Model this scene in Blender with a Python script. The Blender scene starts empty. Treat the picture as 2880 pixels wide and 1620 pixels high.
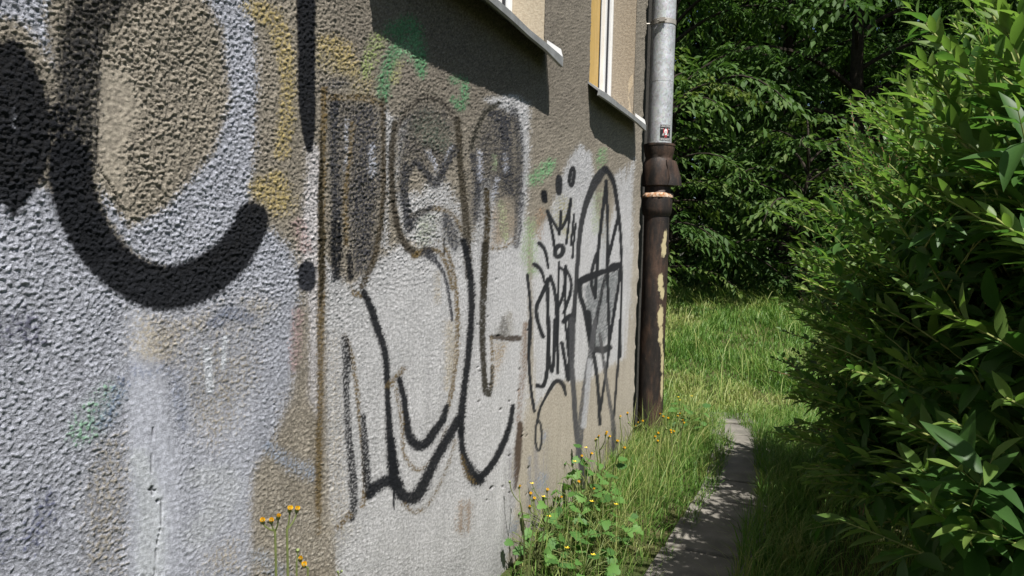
import bpy, math, random
import numpy as np
from mathutils import Matrix, Vector

# ------------------------------------------------------------------ camera, light, exposure
scene = bpy.context.scene
W_, H_ = 2880, 1620
F_ = 1850 * 2880 / 2576
CX_, CY_ = 1440, 810
_dy = np.array([751 * 1.118, 73.5 * 1.118, -F_]); _dy /= np.linalg.norm(_dy)
_up = np.array([.025, 1, 0.]); _up[2] = -(_dy[0] * _up[0] + _dy[1]) / _dy[2]; _up /= np.linalg.norm(_up)
_R = np.stack([np.cross(_dy, _up), _dy, _up], 1)          # world -> camera axes
CAM = np.array([1.37, 0.0, 1.6])
cam_data = bpy.data.cameras.new('camera')
cam = bpy.data.objects.new('camera', cam_data)
scene.collection.objects.link(cam)
m = Matrix([list(r) for r in _R.T]).to_4x4(); m.translation = Vector(CAM)
cam.matrix_world = m
cam_data.sensor_width = 36.0
cam_data.lens = 36.0 * F_ / W_
cam_data.clip_start = 0.05
cam_data.clip_end = 1000
scene.camera = cam

SUN_EL, SUN_H = math.radians(60), np.array([.752, -.659])
world = bpy.data.worlds.new('World'); scene.world = world; world.use_nodes = True
wn = world.node_tree; wn.nodes.clear()
sky = wn.nodes.new('ShaderNodeTexSky'); sky.sky_type = 'NISHITA'; sky.sun_disc = False
sky.sun_elevation = SUN_EL; sky.sun_rotation = math.atan2(SUN_H[0], SUN_H[1])
bg = wn.nodes.new('ShaderNodeBackground'); bg.inputs['Strength'].default_value = 0.05
wo = wn.nodes.new('ShaderNodeOutputWorld')
wn.links.new(sky.outputs[0], bg.inputs[0]); wn.links.new(bg.outputs[0], wo.inputs[0])
sd = bpy.data.lights.new('sun', 'SUN'); sd.energy = 5.0; sd.angle = math.radians(.53); sd.color = (1.0, .972, .93)
sun = bpy.data.objects.new('sun', sd); scene.collection.objects.link(sun)
SUNV = Vector((SUN_H[0] * math.cos(SUN_EL), SUN_H[1] * math.cos(SUN_EL), math.sin(SUN_EL)))
sun.rotation_euler = SUNV.to_track_quat('Z', 'Y').to_euler()
sun.location = (6, -6, 12)
scene.view_settings.view_transform = 'Standard'
scene.view_settings.look = 'None'
scene.view_settings.gamma = 1
scene.view_settings.use_curve_mapping = False
scene.view_settings.exposure = 0.70
scene.render.engine = 'CYCLES'
scene.cycles.max_bounces = 6
scene.cycles.transparent_max_bounces = 6

rng = np.random.default_rng(7)
random.seed(7)

# ------------------------------------------------------------------ small helpers
def project(P):
    q = (np.asarray(P, float) - CAM) @ _R.T
    z = np.where(-q[..., 2] > .05, -q[..., 2], .05)
    return CX_ + F_ * q[..., 0] / z, CY_ - F_ * q[..., 1] / z, -q[..., 2]

def ray(px, py):
    return _R.T @ np.array([(px - CX_) / F_, (CY_ - py) / F_, -1.0])

def at_depth(ox, oy, d):          # a measured picture position (overview units) taken to a distance d
    return CAM + ray(ox * 1.118, oy * 1.118) * d

def ground_z(x, y):
    t = np.clip((np.asarray(y, float) - 8) / 9, 0, 1)
    return .72 * t * t * (3 - 2 * t)

def smooth(a, b, x):
    t = np.clip((x - a) / (b - a), 0, 1)
    return t * t * (3 - 2 * t)

_perm = np.random.default_rng(3).permutation(4096)
_grad = np.random.default_rng(4).uniform(0, 2 * np.pi, 4096)
_gx, _gy = np.cos(_grad), np.sin(_grad)
def perlin(x, y, seed=0):
    x = np.asarray(x, float) + seed * 17.31; y = np.asarray(y, float) + seed * 9.77
    xi = np.floor(x).astype(int); yi = np.floor(y).astype(int)
    xf = x - xi; yf = y - yi
    def g(a, b, dx, dy):
        h = _perm[(_perm[(a + 977 * seed) & 4095] + b) & 4095]
        return _gx[h] * dx + _gy[h] * dy
    u = xf * xf * xf * (xf * (xf * 6 - 15) + 10); v = yf * yf * yf * (yf * (yf * 6 - 15) + 10)
    n00 = g(xi, yi, xf, yf); n10 = g(xi + 1, yi, xf - 1, yf)
    n01 = g(xi, yi + 1, xf, yf - 1); n11 = g(xi + 1, yi + 1, xf - 1, yf - 1)
    return 1.5 * ((n00 * (1 - u) + n10 * u) * (1 - v) + (n01 * (1 - u) + n11 * u) * v)

def link(o, parent=None):
    scene.collection.objects.link(o)
    if parent is not None: o.parent = parent
    return o

def tag(o, label=None, cat=None, group=None, kind=None):
    if label: o['label'] = label
    if cat: o['category'] = cat
    if group: o['group'] = group
    if kind: o['kind'] = kind
    return o

def thing(name, label, cat, loc=(0, 0, 0), group=None):
    o = bpy.data.objects.new(name, None); o.empty_display_size = .1
    o.location = loc
    link(o); return tag(o, label, cat, group)

def np_mesh(name, V, faces_by_n, mat, attrs=None, smooth_=True):
    """faces_by_n: list of int arrays (n,k)"""
    me = bpy.data.meshes.new(name)
    V = np.asarray(V, np.float32)
    me.vertices.add(len(V)); me.vertices.foreach_set('co', V.ravel())
    loops = np.concatenate([f.ravel() for f in faces_by_n]).astype(np.int32)
    tot = np.concatenate([np.full(len(f), f.shape[1], np.int32) for f in faces_by_n])
    start = np.concatenate([[0], np.cumsum(tot)[:-1]]).astype(np.int32)
    me.loops.add(len(loops)); me.loops.foreach_set('vertex_index', loops)
    me.polygons.add(len(tot)); me.polygons.foreach_set('loop_start', start)
    try: me.polygons.foreach_set('loop_total', tot)
    except Exception: pass
    if smooth_: me.polygons.foreach_set('use_smooth', np.ones(len(tot), bool))
    for k, a in (attrs or {}).items():
        a = np.asarray(a, np.float32)
        if a.ndim == 2:
            at = me.attributes.new(k, 'FLOAT_COLOR', 'POINT')
            c = np.ones((len(a), 4), np.float32); c[:, :3] = a[:, :3]
            at.data.foreach_set('color', c.ravel())
        else:
            at = me.attributes.new(k, 'FLOAT', 'POINT'); at.data.foreach_set('value', a)
    me.materials.append(mat)
    me.update(calc_edges=True); me.validate()
    return me

class MB:
    """collects simple shapes into one mesh"""
    def __init__(s): s.v = []; s.f = []
    def add(s, V, Fc):
        b = len(s.v); s.v += [tuple(map(float, p)) for p in V]; s.f += [tuple(i + b for i in f) for f in Fc]; return s
    def box(s, x0, x1, y0, y1, z0, z1):
        V = [(x, y, z) for z in (z0, z1) for y in (y0, y1) for x in (x0, x1)]
        return s.add(V, [(0, 2, 3, 1), (4, 5, 7, 6), (0, 1, 5, 4), (2, 6, 7, 3), (0, 4, 6, 2), (1, 3, 7, 5)])
    def tube(s, pts, rad, n=6, cap=True):
        pts = [np.asarray(p, float) for p in pts]; m = len(pts)
        if np.isscalar(rad): rad = [rad] * m
        V = []; ref = np.array([.31, .17, .93])
        for i, p in enumerate(pts):
            t = pts[min(i + 1, m - 1)] - pts[max(i - 1, 0)]; t /= np.linalg.norm(t) + 1e-9
            a = np.cross(t, ref)
            if np.linalg.norm(a) < .05: a = np.cross(t, [1, 0, 0])
            a /= np.linalg.norm(a); b = np.cross(t, a)
            for k in range(n):
                an = 2 * math.pi * k / n
                V.append(p + rad[i] * (math.cos(an) * a + math.sin(an) * b))
        Fc = [(i * n + k, i * n + (k + 1) % n, (i + 1) * n + (k + 1) % n, (i + 1) * n + k) for i in range(m - 1) for k in range(n)]
        if cap: Fc += [tuple(range(n))[::-1], tuple((m - 1) * n + k for k in range(n))]
        return s.add(V, Fc)
    def lathe(s, prof, cx, cy, n=40, lean=(0, 0), warp=None):
        V = []; m = len(prof)
        for r, z in prof:
            for k in range(n):
                an = 2 * math.pi * k / n
                rr = r + (warp(an, z) if warp else 0)
                V.append((cx + lean[0] * z + rr * math.cos(an), cy + lean[1] * z + rr * math.sin(an), z))
        Fc = [(i * n + k, i * n + (k + 1) % n, (i + 1) * n + (k + 1) % n, (i + 1) * n + k) for i in range(m - 1) for k in range(n)]
        Fc += [tuple(range(n))[::-1], tuple((m - 1) * n + k for k in range(n))]
        return s.add(V, Fc)
    def mesh(s, name, mat, smooth_=False):
        me = bpy.data.meshes.new(name); me.from_pydata(s.v, [], s.f); me.update()
        if smooth_:
            me.polygons.foreach_set('use_smooth', np.ones(len(me.polygons), bool))
            try: me.set_sharp_from_angle(angle=math.radians(38))
            except Exception: pass
        me.materials.append(mat); return me
    def build(s, name, mat, parent=None, smooth_=False, off=None):
        if off is None and parent is not None: off = parent_base(parent)
        if off is not None: s.v = [(x - off[0], y - off[1], z - off[2]) for x, y, z in s.v]
        return link(bpy.data.objects.new(name, s.mesh(name, mat, smooth_)), parent)

def parent_base(p):
    v = np.zeros(3)
    while p is not None: v += np.array(p.location); p = p.parent
    return v

def bevel(o, w=.004, seg=2):
    b = o.modifiers.new('bevel', 'BEVEL'); b.width = w; b.segments = seg; b.limit_method = 'ANGLE'
    return o

# ------------------------------------------------------------------ materials
class NT:
    def __init__(s, name):
        s.m = bpy.data.materials.new(name); s.m.use_nodes = True; s.t = s.m.node_tree; s.t.nodes.clear()
        s.out = s.n('ShaderNodeOutputMaterial')
    def n(s, typ, **kw):
        nd = s.t.nodes.new(typ)
        for k, v in kw.items():
            if hasattr(nd, k): setattr(nd, k, v)
            else: nd.inputs[k].default_value = v
        return nd
    def l(s, a, b): s.t.links.new(a, b)
    def noise(s, scale, detail=4, rough=.55, coord='Object', vec=None):
        nd = s.n('ShaderNodeTexNoise'); nd.inputs['Scale'].default_value = scale
        nd.inputs['Detail'].default_value = detail; nd.inputs['Roughness'].default_value = rough
        if vec is None:
            tc = s.n('ShaderNodeTexCoord'); s.l(tc.outputs[coord], nd.inputs['Vector'])
        else: s.l(vec, nd.inputs['Vector'])
        return nd.outputs[0]
    def scaled(s, sc, coord='Object'):
        tc = s.n('ShaderNodeTexCoord'); mp = s.n('ShaderNodeMapping'); mp.inputs['Scale'].default_value = sc
        s.l(tc.outputs[coord], mp.inputs['Vector']); return mp.outputs[0]
    def ramp(s, fac, stops, interp='LINEAR'):
        r = s.n('ShaderNodeValToRGB'); cr = r.color_ramp; cr.interpolation = interp
        while len(cr.elements) < len(stops): cr.elements.new(.5)
        for e, (p, c) in zip(cr.elements, stops):
            e.position = p; e.color = (*c, 1) if not np.isscalar(c) else (c, c, c, 1)
        s.l(fac, r.inputs[0]); return r.outputs[0]
    def mix(s, fac, a, b, blend='MIX'):
        mx = s.n('ShaderNodeMix'); mx.data_type = 'RGBA'; mx.blend_type = blend
        for sock, v in ((mx.inputs[0], fac), (mx.inputs[6], a), (mx.inputs[7], b)):
            if hasattr(v, 'links'): s.l(v, sock)
            else: sock.default_value = v if np.isscalar(v) else (*v, 1)
        return mx.outputs[2]
    def bump(s, h, strength=.5, dist=.01):
        b = s.n('ShaderNodeBump'); b.inputs['Strength'].default_value = strength; b.inputs['Distance'].default_value = dist
        s.l(h, b.inputs['Height']); return b.outputs[0]
    def principled(s, color, rough=.6, metal=0, normal=None, spec=.5):
        p = s.n('ShaderNodeBsdfPrincipled')
        for nm, v in (('Base Color', color), ('Roughness', rough), ('Metallic', metal), ('Specular IOR Level', spec)):
            if hasattr(v, 'links'): s.l(v, p.inputs[nm])
            else: p.inputs[nm].default_value = v if np.isscalar(v) else (*v, 1)
        if normal is not None: s.l(normal, p.inputs['Normal'])
        s.l(p.outputs[0], s.out.inputs['Surface']); return p

def plain(name, c1, c2, scale=20, rough=.7, metal=0, bump=.2, spec=.4, detail=5):
    t = NT(name); nz = t.noise(scale, detail)
    t.principled(t.mix(t.ramp(nz, [(.35, 0.), (.65, 1.)]), c1, c2), rough, metal, t.bump(nz, bump, .004), spec)
    return t.m

def make_paint_mat():
    t = NT('painted_stucco')
    a = t.n('ShaderNodeAttribute', attribute_name='Col')
    ro = t.n('ShaderNodeAttribute', attribute_name='rough')
    n1 = t.noise(520, 3, .65); n2 = t.noise(75, 5, .65); n3 = t.noise(290, 4, .65)
    c = t.mix(.75, a.outputs['Color'], t.ramp(n1, [(.32, .45), (.62, 1.0)]), 'MULTIPLY')
    c = t.mix(ro.outputs['Fac'], c, t.mix(.55, c, t.ramp(n3, [(.36, .35), (.52, 1.0)]), 'MULTIPLY'))  # low spots of the fine bump darkened in colour, imitating shade
    c = t.mix(.55, c, t.ramp(n2, [(.38, .42), (.60, 1.08)]), 'MULTIPLY')
    c = t.mix(1.0, c, (1.42, 1.42, 1.42), 'MULTIPLY')
    h = t.n('ShaderNodeMath', operation='MULTIPLY'); t.l(n3, h.inputs[0]); t.l(ro.outputs['Fac'], h.inputs[1])
    b1 = t.bump(h.outputs[0], 1.0, .0038)
    b2 = t.n('ShaderNodeBump'); b2.inputs['Strength'].default_value = .7; b2.inputs['Distance'].default_value = .0018
    t.l(n1, b2.inputs['Height']); t.l(b1, b2.inputs['Normal'])
    t.principled(c, .9, 0, b2.outputs[0], .12)
    return t.m

def leaf_mat(name, dark, mid, light, rough=.42, trans=.28, spec=.45, tint=(.30, .42, .05)):
    t = NT(name)
    a = t.n('ShaderNodeAttribute', attribute_name='rnd')
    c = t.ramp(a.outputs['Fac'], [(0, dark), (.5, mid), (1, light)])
    nz = t.noise(35, 3)
    c = t.mix(.3, c, t.ramp(nz, [(.35, .7), (.65, 1.0)]), 'MULTIPLY')
    p = t.n('ShaderNodeBsdfPrincipled')
    t.l(c, p.inputs['Base Color']); p.inputs['Roughness'].default_value = rough
    p.inputs['Specular IOR Level'].default_value = spec
    tr = t.n('ShaderNodeBsdfTranslucent')
    t.l(t.mix(.5, c, t.mix(1.0, c, (1.35, 1.75, .6), 'MULTIPLY')), tr.inputs['Color'])
    mx = t.n('ShaderNodeMixShader'); mx.inputs[0].default_value = trans
    t.l(p.outputs[0], mx.inputs[1]); t.l(tr.outputs[0], mx.inputs[2]); t.l(mx.outputs[0], t.out.inputs['Surface'])
    return t.m

M = {}
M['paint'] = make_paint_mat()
M['stucco'] = plain('weathered_stucco', (.33, .27, .20), (.16, .13, .10), 90, .92, 0, .8, .2)
M['dark_pier'] = plain('dark_plaster', (.035, .034, .032), (.075, .068, .06), 40, .95, 0, .8, .1)
M['reveal'] = plain('pale_reveal_plaster', (.50, .43, .32), (.40, .33, .24), 70, .92, 0, .6, .2)
M['reveal2'] = plain('roughcast_reveal', (.36, .31, .24), (.25, .21, .165), 60, .92, 0, .9, .1)
M['sill'] = plain('grey_coated_sheet', (.42, .42, .42), (.30, .30, .30), 14, .45, .35, .05, .5)
M['pvc'] = plain('white_frame', (.78, .78, .77), (.70, .70, .69), 8, .35, 0, .02, .5)
M['gasket_and_shade'] = plain('dark_gasket_and_shade', (.02, .02, .025), (.03, .03, .035), 30, .6)
t = NT('yellow_wood'); gr = t.noise(6, 6, .6, vec=t.scaled((8, 8, .7)))
t.principled(t.ramp(gr, [(.3, (.40, .25, .065)), (.6, (.52, .34, .10)), (.75, (.45, .28, .07))]), .5, 0, t.bump(gr, .1, .002)); M['yellow'] = t.m
t = NT('galvanised_steel'); g1 = t.noise(55, 3, .7); g2 = t.noise(7, 5)
vo = t.n('ShaderNodeTexVoronoi'); vo.inputs['Scale'].default_value = 70; t.l(t.scaled((1, 1, .8)), vo.inputs['Vector'])
gc = t.mix(t.ramp(g2, [(.35, 0.), (.7, 1.)]), (.44, .50, .54), (.30, .35, .39))
gc = t.mix(.30, gc, vo.outputs['Color'], 'OVERLAY')
gh = t.n('ShaderNodeHueSaturation'); gh.inputs['Saturation'].default_value = .18; t.l(gc, gh.inputs['Color'])
t.principled(gh.outputs[0], t.ramp(g1, [(.3, .40), (.7, .58)]), .45, t.bump(g1, .08, .002)); M['galv'] = t.m
t = NT('rusty_cast_iron'); r1 = t.noise(9, 6, .65, vec=t.scaled((1, 1, .25))); r2 = t.noise(60, 5)
rc = t.ramp(r1, [(.34, (.011, .010, .010)), (.48, (.028, .021, .018)), (.58, (.066, .040, .028)), (.74, (.12, .072, .052))])
rc = t.mix(.6, rc, t.ramp(r2, [(.3, .5), (.7, 1.)]), 'MULTIPLY')
ab = t.n('ShaderNodeAttribute', attribute_name='blot'); r3 = t.noise(130, 4, .7); ad = t.n('ShaderNodeMath', operation='ADD'); t.l(ab.outputs['Fac'], ad.inputs[0]); t.l(r3, ad.inputs[1])
rc = t.mix(t.ramp(ad.outputs[0], [(.62, 0.), (.95, .9)]), rc, (.50, .43, .25))
t.principled(rc, .62, .1, t.bump(r2, .35, .004), .35); M['iron'] = t.m
M['rust_crust'] = plain('pale_rust_crust', (.58, .47, .36), (.30, .13, .05), 45, .95, 0, .9, .1)
M['cream_paint'] = plain('cream_paint', (.62, .52, .27), (.50, .46, .30), 30, .75, 0, .3)
M['clamp'] = plain('pipe_clamp_steel', (.46, .43, .38), (.34, .31, .27), 40, .5, .5, .1)
M['batten'] = plain('pale_batten', (.50, .46, .36), (.38, .35, .27), 15, .8, 0, .3)
M['st_black'] = plain('sticker_black', (.015, .015, .016), (.02, .02, .02), 10, .4, 0, 0)
M['st_white'] = plain('sticker_white', (.75, .72, .70), (.72, .70, .68), 10, .4, 0, 0)
M['st_red'] = plain('sticker_red', (.55, .05, .06), (.50, .05, .06), 10, .4, 0, 0)
M['st_grey'] = plain('sticker_grey', (.40, .38, .36), (.32, .30, .30), 10, .4, 0, 0)
M['leaf_a'] = leaf_mat('lance_leaf', (.034, .084, .021), (.070, .156, .036), (.165, .245, .055), .46, .46, .30)
M['leaf_b'] = leaf_mat('oval_leaf', (.032, .075, .024), (.065, .135, .036), (.115, .19, .06), .5, .42)
M['leaf_t'] = leaf_mat('tree_leaf', (.034, .074, .019), (.066, .126, .029), (.14, .18, .045), .6, .32, .2)
M['leaf_w'] = leaf_mat('weed_leaf', (.05, .12, .03), (.085, .19, .04), (.13, .25, .06), .55, .3, .3)
M['grass'] = leaf_mat('grass_blade', (.060, .140, .022), (.120, .230, .040), (.33, .34, .12), .5, .3, .3)
M['twig'] = plain('green_stem', (.34, .36, .11), (.22, .26, .08), 20, .6)
M['red_twig'] = plain('reddish_stem', (.24, .12, .06), (.16, .09, .05), 20, .6)
M['bark'] = plain('tree_bark', (.022, .018, .014), (.045, .036, .028), 18, .95, 0, .9, .1)
M['weed_stem'] = plain('weed_stem', (.14, .17, .05), (.10, .12, .04), 30, .7)
M['petal'] = plain('yellow_petal', (.90, .66, .04), (.90, .58, .03), 90, .6)
M['bud'] = plain('green_bud', (.22, .27, .09), (.15, .19, .06), 90, .7)
t = NT('concrete_slab'); s1 = t.noise(5, 6); s2 = t.noise(140, 4)
sc = t.mix(t.ramp(s1, [(.35, 0.), (.65, 1.)]), (.24, .22, .19), (.15, .14, .12)); sc = t.mix(.4, sc, t.ramp(s2, [(.3, .55), (.7, 1.)]), 'MULTIPLY')
t.principled(sc, .92, 0, t.bump(s2, .5, .003), .2); M['slab'] = t.m
t = NT('soil'); s1 = t.noise(1.3, 6, .6); s2 = t.noise(70, 5)
sc = t.ramp(s1, [(.30, (.040, .065, .018)), (.5, (.075, .085, .030)), (.7, (.13, .105, .055))]); sc = t.mix(.5, sc, t.ramp(s2, [(.3, .45), (.7, 1.)]), 'MULTIPLY')
t.principled(sc, .95, 0, t.bump(s2, .8, .02), .1); M['soil'] = t.m

# ------------------------------------------------------------------ ground
gx = np.concatenate([np.linspace(-150, -12, 12), np.arange(-10, 10.1, .5), np.linspace(12, 150, 12)])
gy = np.concatenate([np.linspace(-60, -6, 6), np.arange(-4, 24.1, .5), np.linspace(27, 220, 12)])
GX, GY = np.meshgrid(gx, gy)
GZ = ground_z(GX, GY) + .012 * perlin(GX * .9, GY * .9, 2) - .012
n_ = len(gx); idx = np.arange(len(gx) * len(gy)).reshape(len(gy), n_)
q = np.stack([idx[:-1, :-1], idx[:-1, 1:], idx[1:, 1:], idx[1:, :-1]], -1).reshape(-1, 4)
ground = link(bpy.data.objects.new('ground', np_mesh('ground', np.stack([GX, GY, GZ], -1).reshape(-1, 3), [q], M['soil'])))
tag(ground, 'uneven soil ground under the grass and shrubs', kind='structure')

path = bpy.data.objects.new('path', None); link(path); tag(path, 'narrow footpath of concrete slabs beside the wall', kind='structure')
def path_x(y): return np.interp(y, [2.5, 3.65, 5.1, 6.6, 7.4, 8.6], [.88, .92, .985, .90, .68, .25])
yy = 1.2
while yy < 7.3:
    ln = .46
    x0 = path_x(yy + .23) + random.uniform(-.012, .012); z0 = random.uniform(-.008, .008)
    mb = MB(); w = .24
    V = [(-w, -ln / 2 + .007, -.06), (w, -ln / 2 + .007, -.06), (w, ln / 2 - .007, -.06), (-w, ln / 2 - .007, -.06)]
    top = []
    for (x, y, z) in V: top.append((x + random.uniform(-.006, .006), y + random.uniform(-.005, .005), .028 + random.uniform(-.006, .006)))
    mb.add(V + top, [(3, 2, 1, 0), (4, 5, 6, 7), (0, 1, 5, 4), (1, 2, 6, 5), (2, 3, 7, 6), (3, 0, 4, 7)])
    o = mb.build('paving_slab', M['slab'], path, off=(0, 0, 0)); o.location = (x0, yy + .23, z0); o.rotation_euler.z = random.uniform(-.02, .02) - math.atan((path_x(yy) - path_x(yy + .46)) / .46) * -1
    bevel(o, .008, 2)
    yy += ln

# ------------------------------------------------------------------ house: the rendered wall, its relief and its paint
U_END = 6.30
WIN = [(2.05, 3.76, 2.68, 4.25), (4.63, 5.90, 2.68, 4.25)]
house = thing('house', 'old rendered house with its long street wall sprayed with graffiti', 'house')

us = [-1.6]
while us[-1] < U_END:
    u = us[-1]; r2 = (max(u, .0)) ** 2 + 1.37 ** 2
    du = np.clip(1.05 * r2 / 1.37 / 735, .0031, .05)
    if u < .8: du = .012
    us.append(u + du)
us = np.array(us); us[-1] = U_END
rr = np.sqrt(us ** 2 + 1.37 ** 2)
zlo = np.maximum(1.6 - .46 * rr, -.10); zhi = np.minimum(1.6 + .36 * rr, 3.9)
zlo = np.where(us < .8, 1.6 - .46 * 1.6, zlo); zhi = np.where(us < .8, 1.6 + .36 * 1.6, zhi)
NB, NM, NTp = 50, 610, 60
def lin(a, b, n, endpoint=False): return a[None] + (b - a)[None] * (np.arange(n) / (n - (1 if endpoint else 0)))[:, None]
bot = np.full_like(us, -.12); top_ = np.full_like(us, 3.92)
Zg = np.concatenate([lin(bot, zlo - .0005, NB), lin(zlo, zhi, NM), lin(zhi + .0005, top_, NTp, True)])
Ug = np.broadcast_to(us[None], Zg.shape).copy()
# snap to the window openings
for (a, b, c, d) in WIN:
    for e in (a, b):
        k = np.argmin(abs(us - e)); Ug[:, k] = e
    for j in range(Zg.shape[1]):
        if a - .02 <= Ug[0, j] <= b + .02:
            k = np.argmin(abs(Zg[:, j] - c)); Zg[k, j] = c
# irregular broken corner edge
last = Ug[:, -1]
Ug[:, -1] = U_END + .030 * perlin(Zg[:, -1] * 3.1, Zg[:, -1] * 0, 5) + .018 * perlin(Zg[:, -1] * 14, Zg[:, -1] * 0 + 3, 6)
nr, nc = Zg.shape
U = Ug.ravel(); Z = Zg.ravel()
Um = np.where(U < .92, .92 + (.92 - U), U)
PX, PY, _ = project(np.stack([np.zeros_like(U), Um, Z], -1))

CROP = dict(A=(0, 0, 1.7885), B=(0, 810, 1.7885), C=(840, 0, 1.7889), D=(840, 700, 1.7889), E=(1440, 0, 2.416),
            F=(1440, 400, 2.416), G=(1440, 900, 2.0125), O=(0, 0, 1 / 1.118), N=(0, 0, 1))

def spline(pts, n=6):
    p = np.asarray(pts, float)
    if len(p) < 3: return p
    e = np.concatenate([[2 * p[0] - p[1]], p, [2 * p[-1] - p[-2]]]); out = []
    for i in range(1, len(e) - 2):
        for k in range(n):
            t = k / n; a, b, c, d = e[i - 1], e[i], e[i + 1], e[i + 2]
            out.append(.5 * (2 * b + (c - a) * t + (2 * a - 5 * b + 4 * c - d) * t * t + (3 * b - a - 3 * c + d) * t ** 3))
    out.append(p[-1]); return np.array(out)

def stroke(crop, pts, r=None, soft=.35, sx=1.0):
    """soft mask of a sprayed stroke; pts (x,y) or (x,y,r) measured in a crop of the photograph"""
    ox, oy, s = CROP[crop]
    P = np.array([(p[0], p[1], p[2] if len(p) > 2 else r) for p in pts], float)
    P = spline(P); P[:, 0] = P[:, 0] / s + ox; P[:, 1] = P[:, 1] / s + oy; P[:, 2] /= s
    if len(P) == 1: P = np.repeat(P, 2, 0); P[1, 0] += .01
    R = P[:, 2].max() * (1.6 + soft) + 2
    box = (PX > P[:, 0].min() - R / sx) & (PX < P[:, 0].max() + R / sx) & (PY > P[:, 1].min() - R) & (PY < P[:, 1].max() + R)
    ii = np.nonzero(box)[0]
    mk = np.zeros(len(U)) if False else None
    x = PX[ii]; y = PY[ii]; best = np.full(len(ii), 1e9)
    for (x0, y0, r0), (x1, y1, r1) in zip(P[:-1], P[1:]):
        dx, dy = (x1 - x0) * sx, y1 - y0; L = dx * dx + dy * dy + 1e-9
        t = np.clip(((x - x0) * sx * dx + (y - y0) * dy) / L, 0, 1)
        d = np.hypot((x - x0) * sx - t * dx, y - y0 - t * dy) / (r0 + (r1 - r0) * t)
        best = np.minimum(best, d)
    return ii, 1 - smooth(1 - soft, 1 + soft, best)

def poly(crop, pts, soft=20):
    ox, oy, s = CROP[crop]
    P = np.asarray(pts, float); P = P / s + np.array([ox, oy]); soft = soft / s
    box = (PX > P[:, 0].min() - soft) & (PX < P[:, 0].max() + soft) & (PY > P[:, 1].min() - soft) & (PY < P[:, 1].max() + soft)
    ii = np.nonzero(box)[0]; x = PX[ii]; y = PY[ii]
    ins = np.zeros(len(ii), bool); dm = np.full(len(ii), 1e9)
    for k in range(len(P)):
        x0, y0 = P[k]; x1, y1 = P[(k + 1) % len(P)]
        c = (y0 > y) != (y1 > y)
        xc = x0 + (y - y0) * (x1 - x0) / (y1 - y0 + 1e-12)
        ins ^= c & (x < xc)
        dx, dy = x1 - x0, y1 - y0; t = np.clip(((x - x0) * dx + (y - y0) * dy) / (dx * dx + dy * dy + 1e-9), 0, 1)
        dm = np.minimum(dm, np.hypot(x - x0 - t * dx, y - y0 - t * dy))
    sd_ = np.where(ins, dm, -dm)
    return ii, smooth(-soft, soft, sd_)

# relief
n_lump = perlin(U / .024, Z / .022, 1) * .35 + perlin(U / .0110, Z / .0125, 2) * .6 + perlin(U / .0068, Z / .0068, 3) * .6
n_lump = np.sign(n_lump) * np.abs(n_lump) ** .85
n_a = perlin(U / .0102, Z / .0098, 41) + .35 * perlin(U / .0058, Z / .0058, 42); n_b = perlin(U / .0064, Z / .0064, 43) + .3 * perlin(U / .0045, Z / .0045, 44)
n_mod = perlin(U / .065, Z / .065, 45)
crumb = smooth(.02, .50, n_a + .25 * n_mod) * 1.0 + smooth(.05, .55, n_b - .1 * n_mod) * .75 + .30 * n_lump
crumb = crumb - .75
n_big = perlin(U / .11, Z / .13, 4) * .6 + perlin(U / .3, Z / .35, 5)
n_patch = perlin(U / .42, Z / .5, 8) * .6 + perlin(U / .15, Z / .2, 9) * .4
n_spk = perlin(U / .007, Z / .007, 11) * .6 + np.clip(crumb, -1, 1) * .45
n_fine = perlin(U / .004, Z / .004, 12)
n_str = perlin(U / .028, Z / .6, 14)
rough = np.full(len(U), 1.0)
def flat(mk, k):
    ii, a = mk; rough[ii] = rough[ii] * (1 - a * k)
flat(poly('B', [(640, 120), (760, 120), (830, 500), (900, 900), (900, 1449), (650, 1449), (640, 700)], 50), .72)
flat(poly('A', [(500, 330), (640, 360), (720, 560), (620, 760), (640, 1000), (500, 900)], 50), .72)
flat(poly('B', [(930, 600), (1300, 500), (1280, 1449), (900, 1449)], 120), .35)
flat(poly('D', [(300, 200), (1290, -100), (1290, 1600), (300, 1600)], 200), .40)
flat(poly('O', [(1290, 560), (1650, 480), (1650, 1500), (1290, 1500)], 90), .62)
flat(poly('O', [(1230, 930), (1650, 850), (1650, 1500), (1250, 1500)], 120), .5)
amp = .0027 * rough * np.clip(1 + .5 * n_patch, .4, 1.6)
amp *= 1 - .45 * smooth(2.0, 5.0, U)
amp *= .72 + .5 * smooth(1.25, 1.75, Z)
Hh = amp * crumb + .003 * n_big * (.5 + .5 * rough) - .0012 * smooth(.35, .9, -n_fine * rough)

# colour layers, linear albedo
bare = np.array([.305, .268, .215])
col = bare[None] * (1 + .16 * n_patch[:, None] + .10 * n_lump[:, None])
def lay(mk, c, op=1.0, spk=.45, streak=0.0, hard=.22):
    ii, a = mk
    if len(ii) == 0: return
    a = a * op
    n = n_spk[ii] * spk * 1.2 + n_patch[ii] * .10
    if streak: n = n + streak * n_str[ii]
    env = np.clip(4 * a * (1 - a) + .25, 0, 1)
    k = .82 * smooth(.5 - 1.1 * hard, .5 + 1.1 * hard, a + 1.35 * n * env) + .18 * np.clip(a * (1 + .5 * n), 0, 1)
    k = np.clip(k, 0, 1) * smooth(.01, .10, a)
    c = np.asarray(c, float)[None] * (1 + .06 * n_patch[ii][:, None] + .05 * n_fine[ii][:, None])
    col[ii] = col[ii] * (1 - k[:, None]) + c * k[:, None]

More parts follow.
